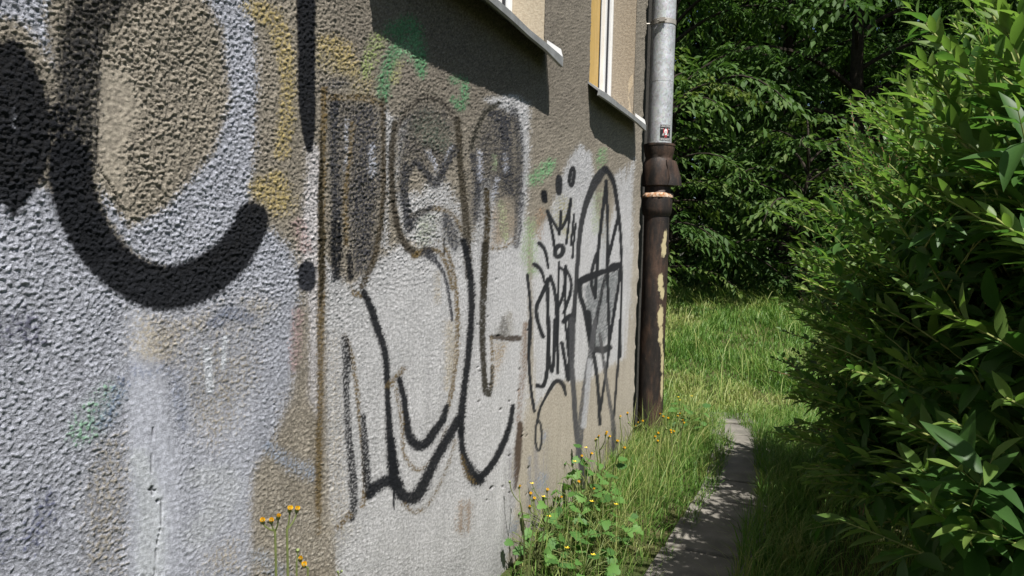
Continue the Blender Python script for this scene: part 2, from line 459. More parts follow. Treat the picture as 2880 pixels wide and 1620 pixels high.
SILVER = (.415, .424, .475); SILVER_N = (.520, .512, .515); BLACK = (.013, .014, .017); DIRT = (.135, .113, .090); OCH = (.150, .105, .045)
YEL = (.42, .33, .14); GRN = (.11, .27, .13); BLUE = (.24, .27, .34); PINK = (.38, .28, .25); BEIGE = (.415, .370, .305)
PALE = (.55, .47, .37); DGREY = (.045, .046, .054); BROWN = (.085, .06, .045)
S, Pq = stroke, poly
# dirt of the upper wall, speckled
lay(Pq('O', [(790, -80), (1640, -80), (1640, 250), (1480, 330), (1360, 380), (1320, 300), (1180, 330), (1050, 300), (930, 250), (800, 230)], 90), (.19, .165, .135), .62, .5)
lay(Pq('O', [(960, -80), (1400, -80), (1390, 260), (1250, 260), (1000, 130)], 80), (.14, .12, .098), .62, .5)
# pale lower plaster at the right
lay(Pq('O', [(1270, 980), (1340, 880), (1600, 600), (1640, 380), (1660, 1500), (1230, 1500), (1260, 1250)], 90), BEIGE, 1, .22, .1)
# silver ground coats
lay(Pq('O', [(-300, 440), (60, 450), (220, 500), (320, 640), (430, 690), (590, 650), (650, 540), (690, 580), (730, 620), (760, 700), (740, 1000), (690, 1100), (640, 1200), (640, 1500), (-300, 1500)], 36), SILVER, 1, .3)
lay(S('O', [(-40, 300, 65), (-10, 300, 60)], soft=.4), SILVER, 1, .4)
lay(Pq('O', [(-300, -60), (130, -60), (120, 40), (140, 170), (60, 60), (-300, -30)], 26), SILVER, .95, .45)
lay(Pq('O', [(150, 150), (250, 90), (245, 430), (160, 430)], 40), (.30, .28, .26), .62, .6)
lay(Pq('O', [(500, -40), (640, -40), (650, 200), (640, 480), (600, 600), (450, 690), (330, 640), (265, 540), (250, 470), (330, 570), (420, 520), (540, 380), (580, 250), (560, 80)], 26), SILVER, 1, .4)
lay(Pq('O', [(765, 330), (815, 380), (815, 1100), (770, 1000), (775, 800), (752, 620), (770, 430)], 18), (.55, .52, .52), .9, .35)
# letter bodies
lay(Pq('O', [(815, 640), (880, 720), (940, 660), (1010, 610), (1050, 640), (1180, 600), (1240, 620), (1330, 560), (1335, 800), (1330, 1000), (1290, 1180), (1300, 1260), (1260, 1500), (860, 1500), (830, 1330), (815, 1000)], 26), SILVER_N, 1, .28, .12)
lay(Pq('O', [(1000, 300), (1040, 290), (1000, 480), (1060, 480), (1100, 420), (1170, 520), (1180, 700), (1100, 640), (1010, 600), (985, 480)], 20), SILVER_N, .82, .5)
lay(Pq('O', [(1190, 470), (1240, 430), (1260, 560), (1220, 800), (1180, 700)], 18), SILVER_N, .85, .45)
lay(Pq('O', [(1215, 250), (1290, 235), (1335, 260), (1335, 420), (1318, 640), (1290, 640), (1310, 420), (1300, 300)], 14), SILVER_N, .95, .4)
lay(Pq('O', [(960, 250), (1000, 300), (975, 520), (985, 640), (955, 620), (965, 420)], 14), SILVER_N, .85, .45)
lay(Pq('O', [(1335, 600), (1380, 540), (1430, 400), (1460, 360), (1490, 390), (1500, 520), (1520, 620), (1560, 470), (1595, 400), (1590, 660), (1575, 900), (1470, 960), (1400, 960), (1345, 1030)], 14), SILVER_N, 1, .26, .25)
lay(Pq('O', [(1540, 440), (1585, 410), (1590, 800), (1560, 700)], 10), (.50, .49, .49), .8, .3, .3)
# weathering of the silver, left
lay(Pq('O', [(330, 790), (480, 790), (640, 745), (690, 770), (640, 830), (480, 850), (450, 960), (350, 930), (320, 880)], 64), BEIGE, .78, .35)
lay(Pq('O', [(480, 860), (560, 840), (650, 880), (640, 960), (590, 1080), (540, 1130), (470, 1060), (460, 960)], 64), (.345, .310, .258), .61, .6)
lay(Pq('B', [(500, 760), (620, 720), (650, 900), (620, 1449), (420, 1449), (410, 1050)], 85), (.345, .310, .258), .59, .6)
lay(Pq('B', [(1300, 860), (1400, 830), (1480, 900), (1540, 1449), (1250, 1449), (1250, 1100)], 76), (.345, .310, .258), .63, .6)
lay(Pq('B', [(1420, 540), (1560, 430), (1600, 700), (1600, 1300), (1450, 900)], 95), (.40, .355, .295), .59, .6)
lay(Pq('B', [(1050, 1300), (1200, 1250), (1230, 1449), (1000, 1449)], 76), (.38, .335, .27), .57, .6)
lay(S('B', [(1035, 300, 18), (1050, 420, 24), (1055, 520, 20)], soft=.6), (.66, .68, .72), .8, .4)
lay(S('B', [(1130, 250, 14), (1125, 400, 14)], soft=.6), (.66, .68, .72), .8, .4)
lay(S('B', [(1060, 180, 30), (1160, 130, 55), (1250, 150, 40)], soft=.7), (.19, .21, .27), .74, .5)
lay(S('B', [(120, 180, 85), (170, 260, 60)], soft=.8), (.10, .10, .14), .60, .65)
lay(S('B', [(10, 400, 40), (20, 460, 40)], soft=.8), (.14, .26, .22), .60, .65)
lay(S('B', [(560, 520, 60), (480, 640, 80), (390, 740, 60)], soft=.8), (.24, .42, .28), .56, .65)
lay(S('B', [(610, 480, 40), (520, 660, 60)], soft=.8), (.15, .18, .27), .52, .65)
lay(S('B', [(240, 1060, 60), (220, 1160, 75), (150, 1300, 60)], soft=.9), (.13, .14, .22), .54, .6)
lay(S('B', [(690, 410, 60), (860, 420, 50), (900, 560, 50), (920, 700, 30)], soft=.8), (.28, .30, .37), .62, .5)
lay(S('B', [(1350, 800, 40), (1480, 890, 50), (1570, 930, 50)], soft=.8), (.30, .34, .42), .62, .4)
lay(S('B', [(1300, 1350, 50), (1400, 1420, 70)], soft=.8), (.33, .35, .39), .62, .4)
lay(S('B', [(700, 860, 60), (760, 1100, 80), (760, 1400, 90)], soft=.8), (.46, .475, .50), .75, .2)
lay(S('B', [(1000, 950, 70), (1150, 1000, 90), (1000, 1250, 80)], soft=.8), (.45, .46, .49), .75, .25)
lay(S('B', [(1500, 120, 30), (1490, 300, 36), (1480, 400, 26)], soft=.7), (.38, .27, .26), .66, .5)
lay(S('A', [(1500, 1130, 40), (1540, 1250, 36)], soft=.7), (.38, .27, .26), .62, .5)
# yellow and green mist
lay(S('A', [(1270, 30, 60), (1390, 120, 60), (1440, 330, 40), (1440, 560, 45), (1420, 760, 45)], soft=.6), YEL, .70, .55)
lay(S('A', [(1310, 940, 60), (1400, 1010, 80), (1390, 900, 50)], soft=.7), YEL, .72, .5)
lay(S('C', [(130, 220, 50), (210, 260, 65), (260, 350, 40)], soft=.7), YEL, .68, .55)
lay(S('C', [(120, 300, 40), (330, 420, 60), (300, 480, 50)], soft=.8), (.40, .33, .16), .5, .6)
lay(S('C', [(400, 200, 45), (360, 300, 40), (340, 370, 30)], soft=.7), (.30, .38, .13), .60, .6)
lay(S('C', [(520, 180, 40), (470, 300, 40), (430, 430, 40), (430, 500, 26)], soft=.7), GRN, .78, .55)
lay(S('C', [(480, 150, 50), (560, 130, 50), (600, 250, 45), (620, 370, 26)], soft=.7), GRN, .80, .55)
lay(S('C', [(560, 240, 60)], soft=.9), (.20, .42, .22), .7, .6)
lay(S('C', [(500, 320, 26), (480, 400, 24)], soft=.8), (.42, .42, .16), .55, .6)
lay(S('C', [(790, 400, 30), (830, 420, 24), (820, 540, 24), (780, 500, 20)], soft=.7), GRN, .76, .6)
lay(S('E', [(150, 1220, 50), (260, 1120, 45)], soft=.8), (.17, .40, .18), .66, .6)
lay(S('E', [(615, 1030, 30), (600, 1110, 40)], soft=.8), (.18, .36, .16), .55, .5)
lay(S('F', [(130, 560, 50), (120, 760, 60), (140, 880, 40)], soft=.8), (.27, .36, .19), .62, .5)
lay(S('F', [(200, 480, 40), (180, 650, 30)], soft=.8), (.30, .21, .14), .55, .5)
lay(S('F', [(580, 360, 40), (570, 600, 30)], soft=.8), (.33, .38, .24), .6, .5)
lay(S('F', [(350, 420, 60), (330, 560, 60), (380, 620, 30)], soft=.8), (.34, .31, .17), .6, .5)
# letter 1: dark mist, ochre lines
lay(Pq('C', [(120, 430), (420, 520), (440, 900), (410, 1300), (330, 1400), (260, 1400), (235, 1100), (220, 1400), (170, 1410), (150, 900)], 85), (.075, .07, .07), .72, .6)
lay(Pq('C', [(270, 560), (330, 500), (410, 560), (410, 900), (380, 1000), (390, 1300), (340, 1390), (260, 1400), (250, 1050), (280, 800)], 57), (.05, .05, .058), .76, .6)
lay(S('C', [(180, 500, 24), (180, 800, 26), (195, 1000, 26), (190, 1200, 30), (190, 1400, 18)], soft=.5), DGREY, .82, .55)
lay(S('C', [(190, 1130, 26.4), (190, 1250, 36.0), (188, 1390, 24.0)], soft=.5), BLACK, .8, .45)
lay(S('C', [(255, 1290, 16.8), (260, 1400, 16.8)], soft=.5), BLACK, .8, .4)
lay(S('C', [(365, 740, 18), (370, 870, 22)], soft=.8), SILVER, .66, .6)
lay(S('C', [(245, 600, 12), (240, 860, 14)], soft=.8), SILVER, .6, .6)
lay(S('C', [(150, 430, 28), (230, 410, 34)], soft=.8), (.09, .09, .10), .6, .6)
lay(S('C', [(150, 490, 16), (330, 490, 18), (425, 530, 16)], soft=.7), OCH, .66, .6)
lay(S('C', [(270, 620, 14), (255, 800, 12), (235, 1000, 14), (240, 1230, 12)], soft=.7), OCH, .66, .6)
lay(S('C', [(425, 500, 14.4), (430, 760, 14.4), (425, 1000, 15.6), (405, 1200, 16.8), (380, 1310, 16.8), (320, 1440, 16.8)], soft=.6), (.065, .05, .03), .82, .5)
lay(S('N', [(912, 250, 9), (908, 420, 11), (906, 600, 12), (904, 800, 12), (902, 1000, 12), (900, 1250, 12), (896, 1500, 11)], soft=.7), OCH, .82, .45)
lay(S('N', [(905, 380, 5.0), (904, 560, 8.4), (906, 760, 9.6), (902, 860, 4.0)], soft=.6), (.035, .028, .015), .85, .4)
lay(S('N', [(896, 1480, 13), (920, 1500, 14), (960, 1470, 10), (985, 1440, 8)], soft=.8), OCH, .62, .5)
# letter 1: lower legs
lay(Pq('D', [(130, 430), (215, 420), (240, 800), (270, 1350), (200, 1440), (120, 1440)], 60), (.42, .375, .315), .52, .45)
lay(Pq('D', [(-120, 1250), (150, 1330), (300, 1400), (150, 1600), (-150, 1600)], 60), (.43, .39, .33), .52, .45)
lay(S('D', [(280, 220, 20), (325, 235, 16)], soft=.6), OCH, .75, .45)
lay(S('D', [(330, 220, 19.3), (365, 300, 20.8), (395, 400, 23.4), (425, 490, 20.8), (442, 600, 19.3), (448, 720, 17.9), (455, 860, 19.3), (465, 1000, 24.8), (478, 1120, 30.4), (480, 1190, 24.8)], soft=.55), BLACK, .94, .5)
lay(S('D', [(470, 960, 19.3), (480, 1180, 35.9)], soft=.55), BLACK, .94, .5)
lay(S('D', [(350, 1240, 24.8), (380, 1205, 33.1), (430, 1175, 33.1), (480, 1165, 33.1), (500, 1190, 30.4)], soft=.55), BLACK, .94, .5)
lay(S('D', [(318, 1290, 16), (330, 1230, 14), (325, 1060, 10), (300, 800, 12), (280, 620, 14), (255, 500, 16), (232, 440, 14)], soft=.7), OCH, .72, .5)
lay(S('D', [(325, 840, 15.0), (335, 1000, 21.0), (345, 1160, 24.0), (355, 1240, 24.0)], soft=.5), BLACK, .78, .5)
lay(S('D', [(232, 450, 18.0), (240, 560, 24.0), (240, 700, 18.0), (250, 900, 19.4), (268, 1100, 21.0), (278, 1250, 21.0), (268, 1360, 18.0)], soft=.5), BLACK, .76, .5)
lay(S('D', [(478, 1200, 6.0), (477, 1260, 4.0), (478, 1310, 3.0)], soft=.4), BLACK, .95, .2)
lay(S('D', [(200, 1400, 16), (260, 1340, 16)], soft=.7), OCH, .66, .5)
# letter 2
lay(Pq('C', [(480, 560), (600, 490), (760, 540), (815, 680), (800, 800), (720, 900), (690, 940), (640, 860), (570, 830), (520, 900), (500, 1000), (470, 800)], 85), (.065, .06, .06), .74, .6)
lay(S('C', [(650, 640, 80), (720, 700, 60)], soft=.8), (.10, .12, .09), .6, .6)
lay(S('C', [(485, 620, 19.2), (470, 760, 18.0), (472, 930, 18.0), (495, 1120, 18.0), (545, 1240, 21.6), (590, 1275, 21.6)], soft=.6), (.055, .045, .032), .86, .5)
lay(S('C', [(540, 830, 22), (530, 950, 22), (545, 1060, 26), (560, 1150, 22)], soft=.6), DGREY, .82, .5)
lay(S('C', [(590, 810, 22), (650, 880, 18), (690, 930, 20), (740, 830, 24), (790, 740, 22)], soft=.7), DGREY, .78, .55)
lay(S('C', [(650, 760, 16), (700, 850, 12)], soft=.8), SILVER, .62, .6)
lay(S('C', [(770, 740, 10), (730, 830, 10)], soft=.8), SILVER, .6, .6)
lay(S('C', [(580, 1090, 20), (640, 1060, 16), (720, 1050, 14), (780, 1090, 13), (820, 1160, 13)], soft=.7), OCH, .72, .5)
lay(S('C', [(640, 1130, 60), (640, 1200, 40)], soft=.9), (.30, .33, .25), .55, .55)
lay(S('C', [(740, 1090, 22), (765, 1160, 44), (790, 1240, 26)], soft=.6), DGREY, .78, .5)
lay(S('C', [(735, 1200, 4.0), (735, 1280, 4.0)], soft=.5), BLACK, .9, .2)
lay(S('C', [(580, 1290, 16), (640, 1260, 16), (710, 1270, 14), (750, 1350, 13), (775, 1449, 13)], soft=.6), OCH, .80, .45)
lay(S('D', [(745, 0, 13), (785, 140, 13), (797, 350, 14), (790, 520, 18), (775, 680, 14), (745, 820, 13)], soft=.6), OCH, .74, .45)
lay(S('D', [(760, 380, 30), (760, 560, 30), (745, 700, 18)], soft=.9), BEIGE, .7, .4)
lay(S('D', [(1040, 420, 50), (1060, 330, 20)], soft=.9), (.33, .31, .28), .7, .4)
lay(S('D', [(650, 20, 34), (700, 70, 16), (740, 150, 10), (760, 260, 10), (772, 360, 8)], soft=.6), DGREY, .84, .5)
lay(S('C', [(800, 600, 18.0), (812, 760, 18.0), (825, 920, 19.4), (838, 1080, 22.6), (850, 1250, 24.0), (862, 1400, 22.6)], soft=.5), (.055, .045, .03), .84, .45)
lay(S('D', [(830, -40, 19.3), (858, 80, 19.3), (870, 240, 19.3), (864, 420, 19.3), (850, 580, 17.9), (832, 720, 19.3), (818, 840, 20.8), (818, 930, 17.9)], soft=.55), BLACK, .94, .5)
lay(S('D', [(450, 690, 18), (490, 650, 18), (530, 605, 16)], soft=.7), OCH, .76, .5)
lay(S('D', [(510, 660, 19.3), (530, 740, 19.3), (542, 840, 17.9), (555, 930, 23.4), (590, 985, 30.4), (640, 980, 27.6), (690, 910, 24.8), (725, 860, 20.8), (745, 790, 13.8)], soft=.55), BLACK, .94, .5)
lay(S('D', [(490, 700, 10), (520, 860, 12), (530, 1020, 12), (580, 1105, 14), (640, 1095, 13), (700, 1020, 12), (745, 900, 10)], soft=.7), OCH, .64, .45)
lay(S('D', [(490, 1170, 27.6), (515, 1235, 35.9), (565, 1255, 37.3), (610, 1220, 35.9), (650, 1140, 30.4), (690, 1060, 27.6), (740, 970, 27.6), (780, 900, 27.6), (805, 850, 20.8)], soft=.55), BLACK, .94, .5)
lay(S('D', [(530, 1285, 14), (580, 1325, 16), (640, 1300, 14), (700, 1210, 12), (750, 1090, 11), (790, 960, 10)], soft=.8), OCH, .60, .45)
lay(S('C', [(500, 640, 14), (560, 540, 16), (640, 490, 16), (730, 520, 15), (790, 600, 15)], soft=.7), (.05, .042, .035), .72, .55)
lay(S('C', [(540, 1000, 18), (545, 900, 20), (590, 820, 18), (640, 860, 18), (690, 925, 20), (730, 850, 18), (790, 760, 18)], soft=.6), (.05, .05, .055), .78, .5)
lay(S('C', [(560, 1150, 24), (590, 1090, 22), (660, 1050, 18)], soft=.7), DGREY, .72, .55)
# letter 3
lay(Pq('C', [(860, 760), (900, 620), (970, 540), (1060, 530), (1110, 640), (1115, 900), (1100, 1080), (1050, 1000), (960, 1000), (940, 1100), (870, 1130)], 76), (.06, .057, .058), .76, .6)
lay(S('C', [(960, 560, 26), (1030, 620, 45), (1050, 800, 40), (1060, 960, 40)], soft=.7), DGREY, .82, .55)
lay(S('C', [(880, 780, 22), (900, 900, 30), (890, 1100, 22)], soft=.7), DGREY, .82, .55)
lay(S('C', [(910, 760, 14), (915, 900, 16)], soft=.9), SILVER, .62, .6)
lay(S('C', [(1040, 780, 12), (1040, 860, 12)], soft=.9), SILVER, .62, .6)
lay(S('C', [(1000, 900, 14), (975, 1000, 18)], soft=.9), SILVER, .62, .6)
lay(S('C', [(985, 790, 14), (985, 850, 12)], soft=.9), (.30, .36, .22), .6, .6)
lay(S('C', [(1085, 560, 24.0), (1110, 700, 22.6), (1112, 900, 24.0), (1105, 1100, 24.0), (1095, 1230, 21.0)], soft=.5), (.05, .05, .055), .76, .5)
lay(S('C', [(870, 740, 14.4), (900, 640, 14.4), (950, 560, 14.4), (1010, 520, 14.4)], soft=.6), (.04, .038, .03), .84, .5)
lay(Pq('C', [(960, 1060), (1050, 1000), (1090, 1100), (1080, 1230), (960, 1250)], 49), (.36, .29, .22), .70, .5)
lay(S('C', [(1020, 1030, 22), (1040, 1200, 18)], soft=.8), (.33, .38, .22), .6, .55)
lay(S('C', [(960, 1250, 10), (1020, 1250, 10), (1080, 1220, 10)], soft=.8), OCH, .6, .5)
lay(S('C', [(945, 960, 19.4), (950, 1100, 19.4), (942, 1280, 19.4), (932, 1440, 19.4)], soft=.5), (.06, .045, .022), .84, .45)
lay(S('D', [(940, -20, 19.4), (932, 150, 19.4), (925, 330, 18.0), (926, 480, 16.6), (932, 600, 16.6), (942, 710, 18.0), (955, 730, 15.0), (970, 680, 12.0), (975, 590, 12.0)], soft=.5), (.035, .03, .02), .86, .4)
lay(S('D', [(1030, 350, 12), (1030, 420, 34)], soft=.6), (.22, .21, .20), .75, .4)
lay(Pq('D', [(975, 470), (1060, 460), (1040, 540), (1010, 620), (975, 700)], 38), (.38, .31, .23), .75, .4)
lay(S('D', [(970, 440, 12), (1050, 450, 15), (1110, 450, 17)], soft=.5), (.07, .055, .045), .84, .4)
lay(S('D', [(970, 450, 10), (975, 560, 9)], soft=.7), OCH, .7, .4)
lay(S('D', [(815, 900, 16.6), (825, 1010, 19.3), (850, 1090, 27.6), (885, 1150, 41.4), (905, 1160, 35.9)], soft=.55), BLACK, .94, .5)
lay(S('D', [(890, 1160, 26.4), (925, 1140, 21.6), (955, 1108, 18.0), (990, 1060, 19.2), (1030, 980, 18.0), (1062, 890, 15.6), (1078, 790, 12.0)], soft=.5), BLACK, .94, .45)
lay(S('D', [(820, 1040, 10), (850, 1140, 16), (890, 1180, 12)], soft=.8), OCH, .64, .45)
for xx in (872, 885, 897, 910): lay(S('D', [(xx, 1170, 3), (xx + 1, 1190 + 6 * (xx % 3), 2)], soft=.55), BLACK, .9, .1)
lay(S('D', [(1140, 380, 16), (1130, 600, 20), (1110, 800, 16), (1105, 950, 14)], soft=.7), (.24, .18, .14), .68, .35, .2)
lay(S('D', [(1115, 880, 14), (1105, 1000, 20), (1098, 1100, 18), (1085, 1210, 8)], soft=.5), BROWN, .9, .3)
lay(S('D', [(1060, 1020, 20), (1070, 1100, 24), (1075, 1300, 18)], soft=.9), (.30, .29, .30), .6, .4, .3)
lay(S('D', [(840, 1300, 40), (830, 1400, 40)], soft=.8), (.30, .24, .19), .68, .4, .3)
lay(S('D', [(700, 130, 22), (700, 260, 20)], soft=.9), BEIGE, .6, .4)
# streaks on the low plaster
for x, y0, y1, r, c, o in ((1190, 1000, 1449, 22, (.29, .27, .26), .6), (1230, 950, 1300, 14, (.30, .28, .27), .55), (1160, 1050, 1449, 18, (.28, .27, .27), .6), (1250, 900, 1200, 12, (.31, .29, .27), .5), (1040, 1100, 1449, 18, (.34, .33, .33), .6)):
    lay(S('D', [(x, y0, r * .6), (x + 4, (y0 + y1) / 2, r), (x, y1, r * .8)], soft=.9), c, o, .35, .5)
for x, y, r in ((170, 890, 34), (70, 1280, 30), (20, 1150, 30), (185, 640, 20)): lay(S('G', [(x, y, r), (x - 8, y + r * 1.5, r)], soft=.9), (.25, .28, .35), .58, .45)
for x, y in ((470, 850), (335, 1010)): lay(S('G', [(x + 25, y - 70, 8), (x, y, 16), (x - 30, y + 80, 22)], soft=.5), PALE, .9, .25)
lay(S('G', [(540, 690, 14), (540, 780, 14)], soft=.5), (.20, .17, .14), .9, .3)
# letter O and the great black arcs
lay(S('O', [(-70, 110, 56), (5, 145, 62), (60, 225, 56), (78, 320, 58), (58, 420, 62), (-10, 520, 58), (-80, 575, 56)], soft=.34), BLACK, .95, .4)
lay(S('O', [(320, -70, 80), (250, 0, 75), (205, 110, 60), (192, 260, 60), (185, 400, 66)], soft=.42), (.03, .029, .028), .84, .5)
lay(S('O', [(175, 400, 56), (190, 500, 60), (240, 610, 58), (320, 690, 58), (410, 725, 60), (500, 705, 58), (575, 650, 52), (625, 580, 46), (636, 550, 44)], soft=.26), BLACK, .96, .38)
lay(S('O', [(205, 120, 40), (165, 250, 50), (150, 380, 44), (150, 470, 34)], soft=.7), (.04, .039, .04), .55, .6)
lay(S('O', [(150, 300, 40), (165, 460, 50), (215, 580, 44), (240, 640, 40)], soft=.5), BLACK, .8, .4)
lay(S('O', [(-16, 260, 38), (-8, 310, 40), (-16, 350, 36)], soft=.45), SILVER, .95, .45)
lay(S('O', [(772, -60, 25), (772, 100, 24), (772, 240, 23), (775, 310, 20), (778, 375, 9)], soft=.28), BLACK, .98, .3)
lay(S('O', [(773, 678, 22), (773, 712, 22)], soft=.2), (.032, .034, .042), 1, .22)
# the small tag: crown, rays, letters
def tagline(crop, pts, r, op=1.0, c=(.024, .025, .028), soft=.35):
    lay(S(crop, [(p[0], p[1], (p[2] if len(p) > 2 else r) * 1.18) for p in pts], r, soft=soft), c, op, .28)
tagline('F', [(105, 900), (122, 1080), (125, 1250), (115, 1460)], 9); tagline('G', [(103, 0), (95, 140), (100, 300), (112, 420), (126, 515)], 8)
lay(S('F', [(216, 345, 22), (220, 395, 22)], soft=.25), BLACK, 1, .3)
def ring(crop, cx, cy, rx, ry, w, op=1.0, tilt=0, c=(.03, .031, .034)):
    pts = [(cx + rx * math.cos(a) + tilt * math.sin(a), cy + ry * math.sin(a)) for a in np.linspace(0, 2 * math.pi, 13)]
    lay(S(crop, pts, w, soft=.35), c, op, .25)
ring('F', 320, 290, 13, 60, 13); ring('F', 408, 235, 15, 62, 13, tilt=-6); ring('F', 320, 740, 26, 38, 17, tilt=-8)
tagline('F', [(240, 465), (262, 560), (278, 640), (292, 735)], 10)
tagline('F', [(240, 470), (280, 540), (322, 610)], 10); tagline('F', [(322, 625), (330, 540), (332, 470)], 9)
tagline('F', [(338, 590), (370, 520), (402, 385)], 9); tagline('F', [(402, 390), (385, 560), (368, 690)], 8)
tagline('F', [(423, 490), (412, 590), (400, 700)], 7); tagline('F', [(434, 555), (422, 660), (410, 785)], 7)
tagline('F', [(185, 688, 14), (215, 720, 12), (235, 780, 10), (247, 855, 7)], 10); tagline('F', [(152, 830, 14), (190, 860, 12), (210, 900, 10), (222, 955, 7)], 10)
tagline('F', [(252, 930), (205, 1030), (165, 1130), (178, 1230), (210, 1320)], 12)
tagline('F', [(243, 930), (243, 1150), (247, 1300), (245, 1460)], 11); tagline('F', [(262, 910), (285, 990), (300, 1090), (305, 1215)], 11)
tagline('F', [(320, 815), (315, 1000), (312, 1200), (308, 1460)], 8); tagline('F', [(325, 850), (355, 880), (358, 960), (340, 1060), (312, 1130)], 9)
tagline('F', [(365, 840), (362, 1000), (362, 1200), (385, 1460)], 8); tagline('F', [(368, 860), (398, 930), (400, 1010), (375, 1100), (352, 1160)], 9)
tagline('F', [(350, 1220, 14), (380, 1190, 14), (425, 1165, 12)], 12)
tagline('G', [(207, 0), (205, 150), (200, 280), (180, 370), (145, 372, 12)], 10)
tagline('G', [(205, 150), (222, 290), (236, 230), (240, 0)], 8); tagline('G', [(256, 0), (258, 150), (260, 300)], 8)
tagline('G', [(283, 130), (300, 230), (318, 340), (325, 200), (325, 0)], 9)
tagline('G', [(303, 425, 6), (290, 370, 12), (262, 345, 12), (235, 360, 10), (195, 430, 7), (160, 500, 6), (142, 580, 8)], 9, .9)
ring('G', 150, 655, 18, 85, 7, .85)
# the star tag
GRY = (.075, .075, .080)
lay(Pq('F', [(485, 985), (560, 925), (650, 900), (735, 850), (735, 930), (700, 1080), (660, 1300), (600, 1420), (560, 1400), (540, 1240), (500, 1130)], 14), (.17, .18, .185), .80, .55)
lay(Pq('F', [(620, 500), (632, 400), (645, 560), (648, 860), (600, 900)], 12), (.42, .43, .44), .7, .5)
tagline('F', [(632, 180, 20), (580, 250, 26), (530, 350, 20), (490, 470, 16), (460, 640, 14), (445, 820, 13), (430, 1050, 13), (415, 1240, 16), (408, 1460, 16)], 14, 1, (.045, .045, .048))
tagline('F', [(632, 180, 18), (672, 230, 16), (700, 320, 13), (722, 470, 11), (738, 640, 9), (745, 850, 8), (742, 1100, 7), (735, 1460, 7)], 10)
tagline('G', [(612, 0), (603, 200), (590, 380), (575, 560)], 6, .9)
tagline('G', [(338, 0, 14), (340, 250, 13), (350, 420, 13), (362, 600, 14), (385, 780, 15), (410, 900, 18), (425, 965, 12)], 14, .85, (.07, .07, .075))
tagline('F', [(642, 265), (622, 420), (605, 560), (588, 720), (575, 900), (565, 1060)], 10)
tagline('F', [(640, 265, 12), (650, 500, 9), (648, 800, 9), (655, 1100, 9), (660, 1400, 9)], 9)
tagline('F', [(722, 510), (690, 640), (655, 780)], 10); tagline('F', [(655, 800), (615, 1000), (575, 1200), (545, 1420)], 11, .8)
tagline('F', [(462, 945, 20), (530, 915, 24), (600, 885, 18), (660, 870, 16), (690, 850, 26), (728, 835, 18)], 20)
tagline('F', [(462, 945), (462, 1040), (490, 1130), (515, 1260), (535, 1390)], 14)
tagline('F', [(735, 850, 8), (725, 960, 9), (700, 1120, 10), (670, 1300, 9), (655, 1400, 9)], 9)
tagline('F', [(575, 760), (548, 860), (540, 950), (560, 1040)], 11, .9)
tagline('G', [(430, -40, 16), (450, 100, 14), (470, 175, 12)], 14); tagline('G', [(470, 165, 16), (510, 170, 18), (550, 155, 16)], 16, .95, (.05, .05, .052))
tagline('G', [(470, 0, 10), (455, 120, 13), (430, 300, 18), (400, 500, 18), (385, 650, 18), (375, 780, 16)], 16, .8, (.09, .09, .095))
tagline('G', [(462, 190), (478, 300), (490, 440), (498, 590)], 9, .9); tagline('G', [(552, 150), (535, 280), (515, 400), (500, 510)], 7, .9)
tagline('G', [(497, 80, 8), (525, 280, 9), (550, 450, 10), (572, 580, 12), (575, 720, 14), (560, 830, 16)], 10, .8, (.085, .083, .085))
tagline('G', [(440, 230, 12), (425, 420, 14), (405, 600, 14)], 12, .75, (.45, .45, .47))
# pits, cracks
def crack(crop, pts, r=2.0):
    ii, a = S(crop, pts, r, soft=.5); Hh[ii] -= .006 * a; col[ii] *= (1 - .75 * a)[:, None]
crack('A', [(515, 260), (497, 400), (508, 560), (497, 700), (505, 840), (560, 930), (600, 1010), (610, 1090)], 2.6)
crack('B', [(768, 700), (762, 860), (760, 930)], 1.6); crack('B', [(810, 1060), (812, 1180), (790, 1300), (780, 1449)], 2.0)
crack('B', [(765, 1000), (768, 1040)], 5); crack('B', [(750, 1015), (780, 1018)], 3); crack('B', [(793, 1070), (794, 1072)], 7)
crack('C', [(236, 1160), (238, 1235)], 3)
for k in range(26):
    cx, cz = rng.uniform(1200, 1330), rng.uniform(700, 1300)
    crack('O', [(cx, cz), (cx + rng.uniform(-2, 2), cz + 2)], rng.uniform(1.2, 2.4))
# spray coats lie on the crests, pits darkened in the colour like shade
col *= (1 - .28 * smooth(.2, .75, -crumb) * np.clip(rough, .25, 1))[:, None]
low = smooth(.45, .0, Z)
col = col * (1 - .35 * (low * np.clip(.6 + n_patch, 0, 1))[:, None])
col *= (1 + .09 * n_str * smooth(1.9, 1.2, Z) + .05 * perlin(U / .012, Z / .35, 71))[:, None]
col = np.clip(col, .008, .8)

edge_fade = smooth(U_END + .01, U_END - .05, U)
X = Hh - .03 * (1 - edge_fade) * np.clip(.5 + perlin(Z * 9, U * 9, 15), 0, 1.2)
idx = np.arange(nr * nc).reshape(nr, nc)
q = np.stack([idx[:-1, :-1], idx[:-1, 1:], idx[1:, 1:], idx[1:, :-1]], -1).reshape(-1, 4)
fu = U[q].mean(1); fz = Z[q].mean(1)
keep = np.ones(len(q), bool)
for (a, b, c, d) in WIN: keep &= ~((fu > a) & (fu < b) & (fz > c) & (fz < d))
q = q[keep]
used = np.zeros(len(U), bool); used[q.ravel()] = True
remap = np.cumsum(used) - 1
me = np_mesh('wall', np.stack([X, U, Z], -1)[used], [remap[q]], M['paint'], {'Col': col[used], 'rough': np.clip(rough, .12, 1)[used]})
o = link(bpy.data.objects.new('wall', me), house); tag(o, 'grey roughcast wall front sprayed with silver and black graffiti')

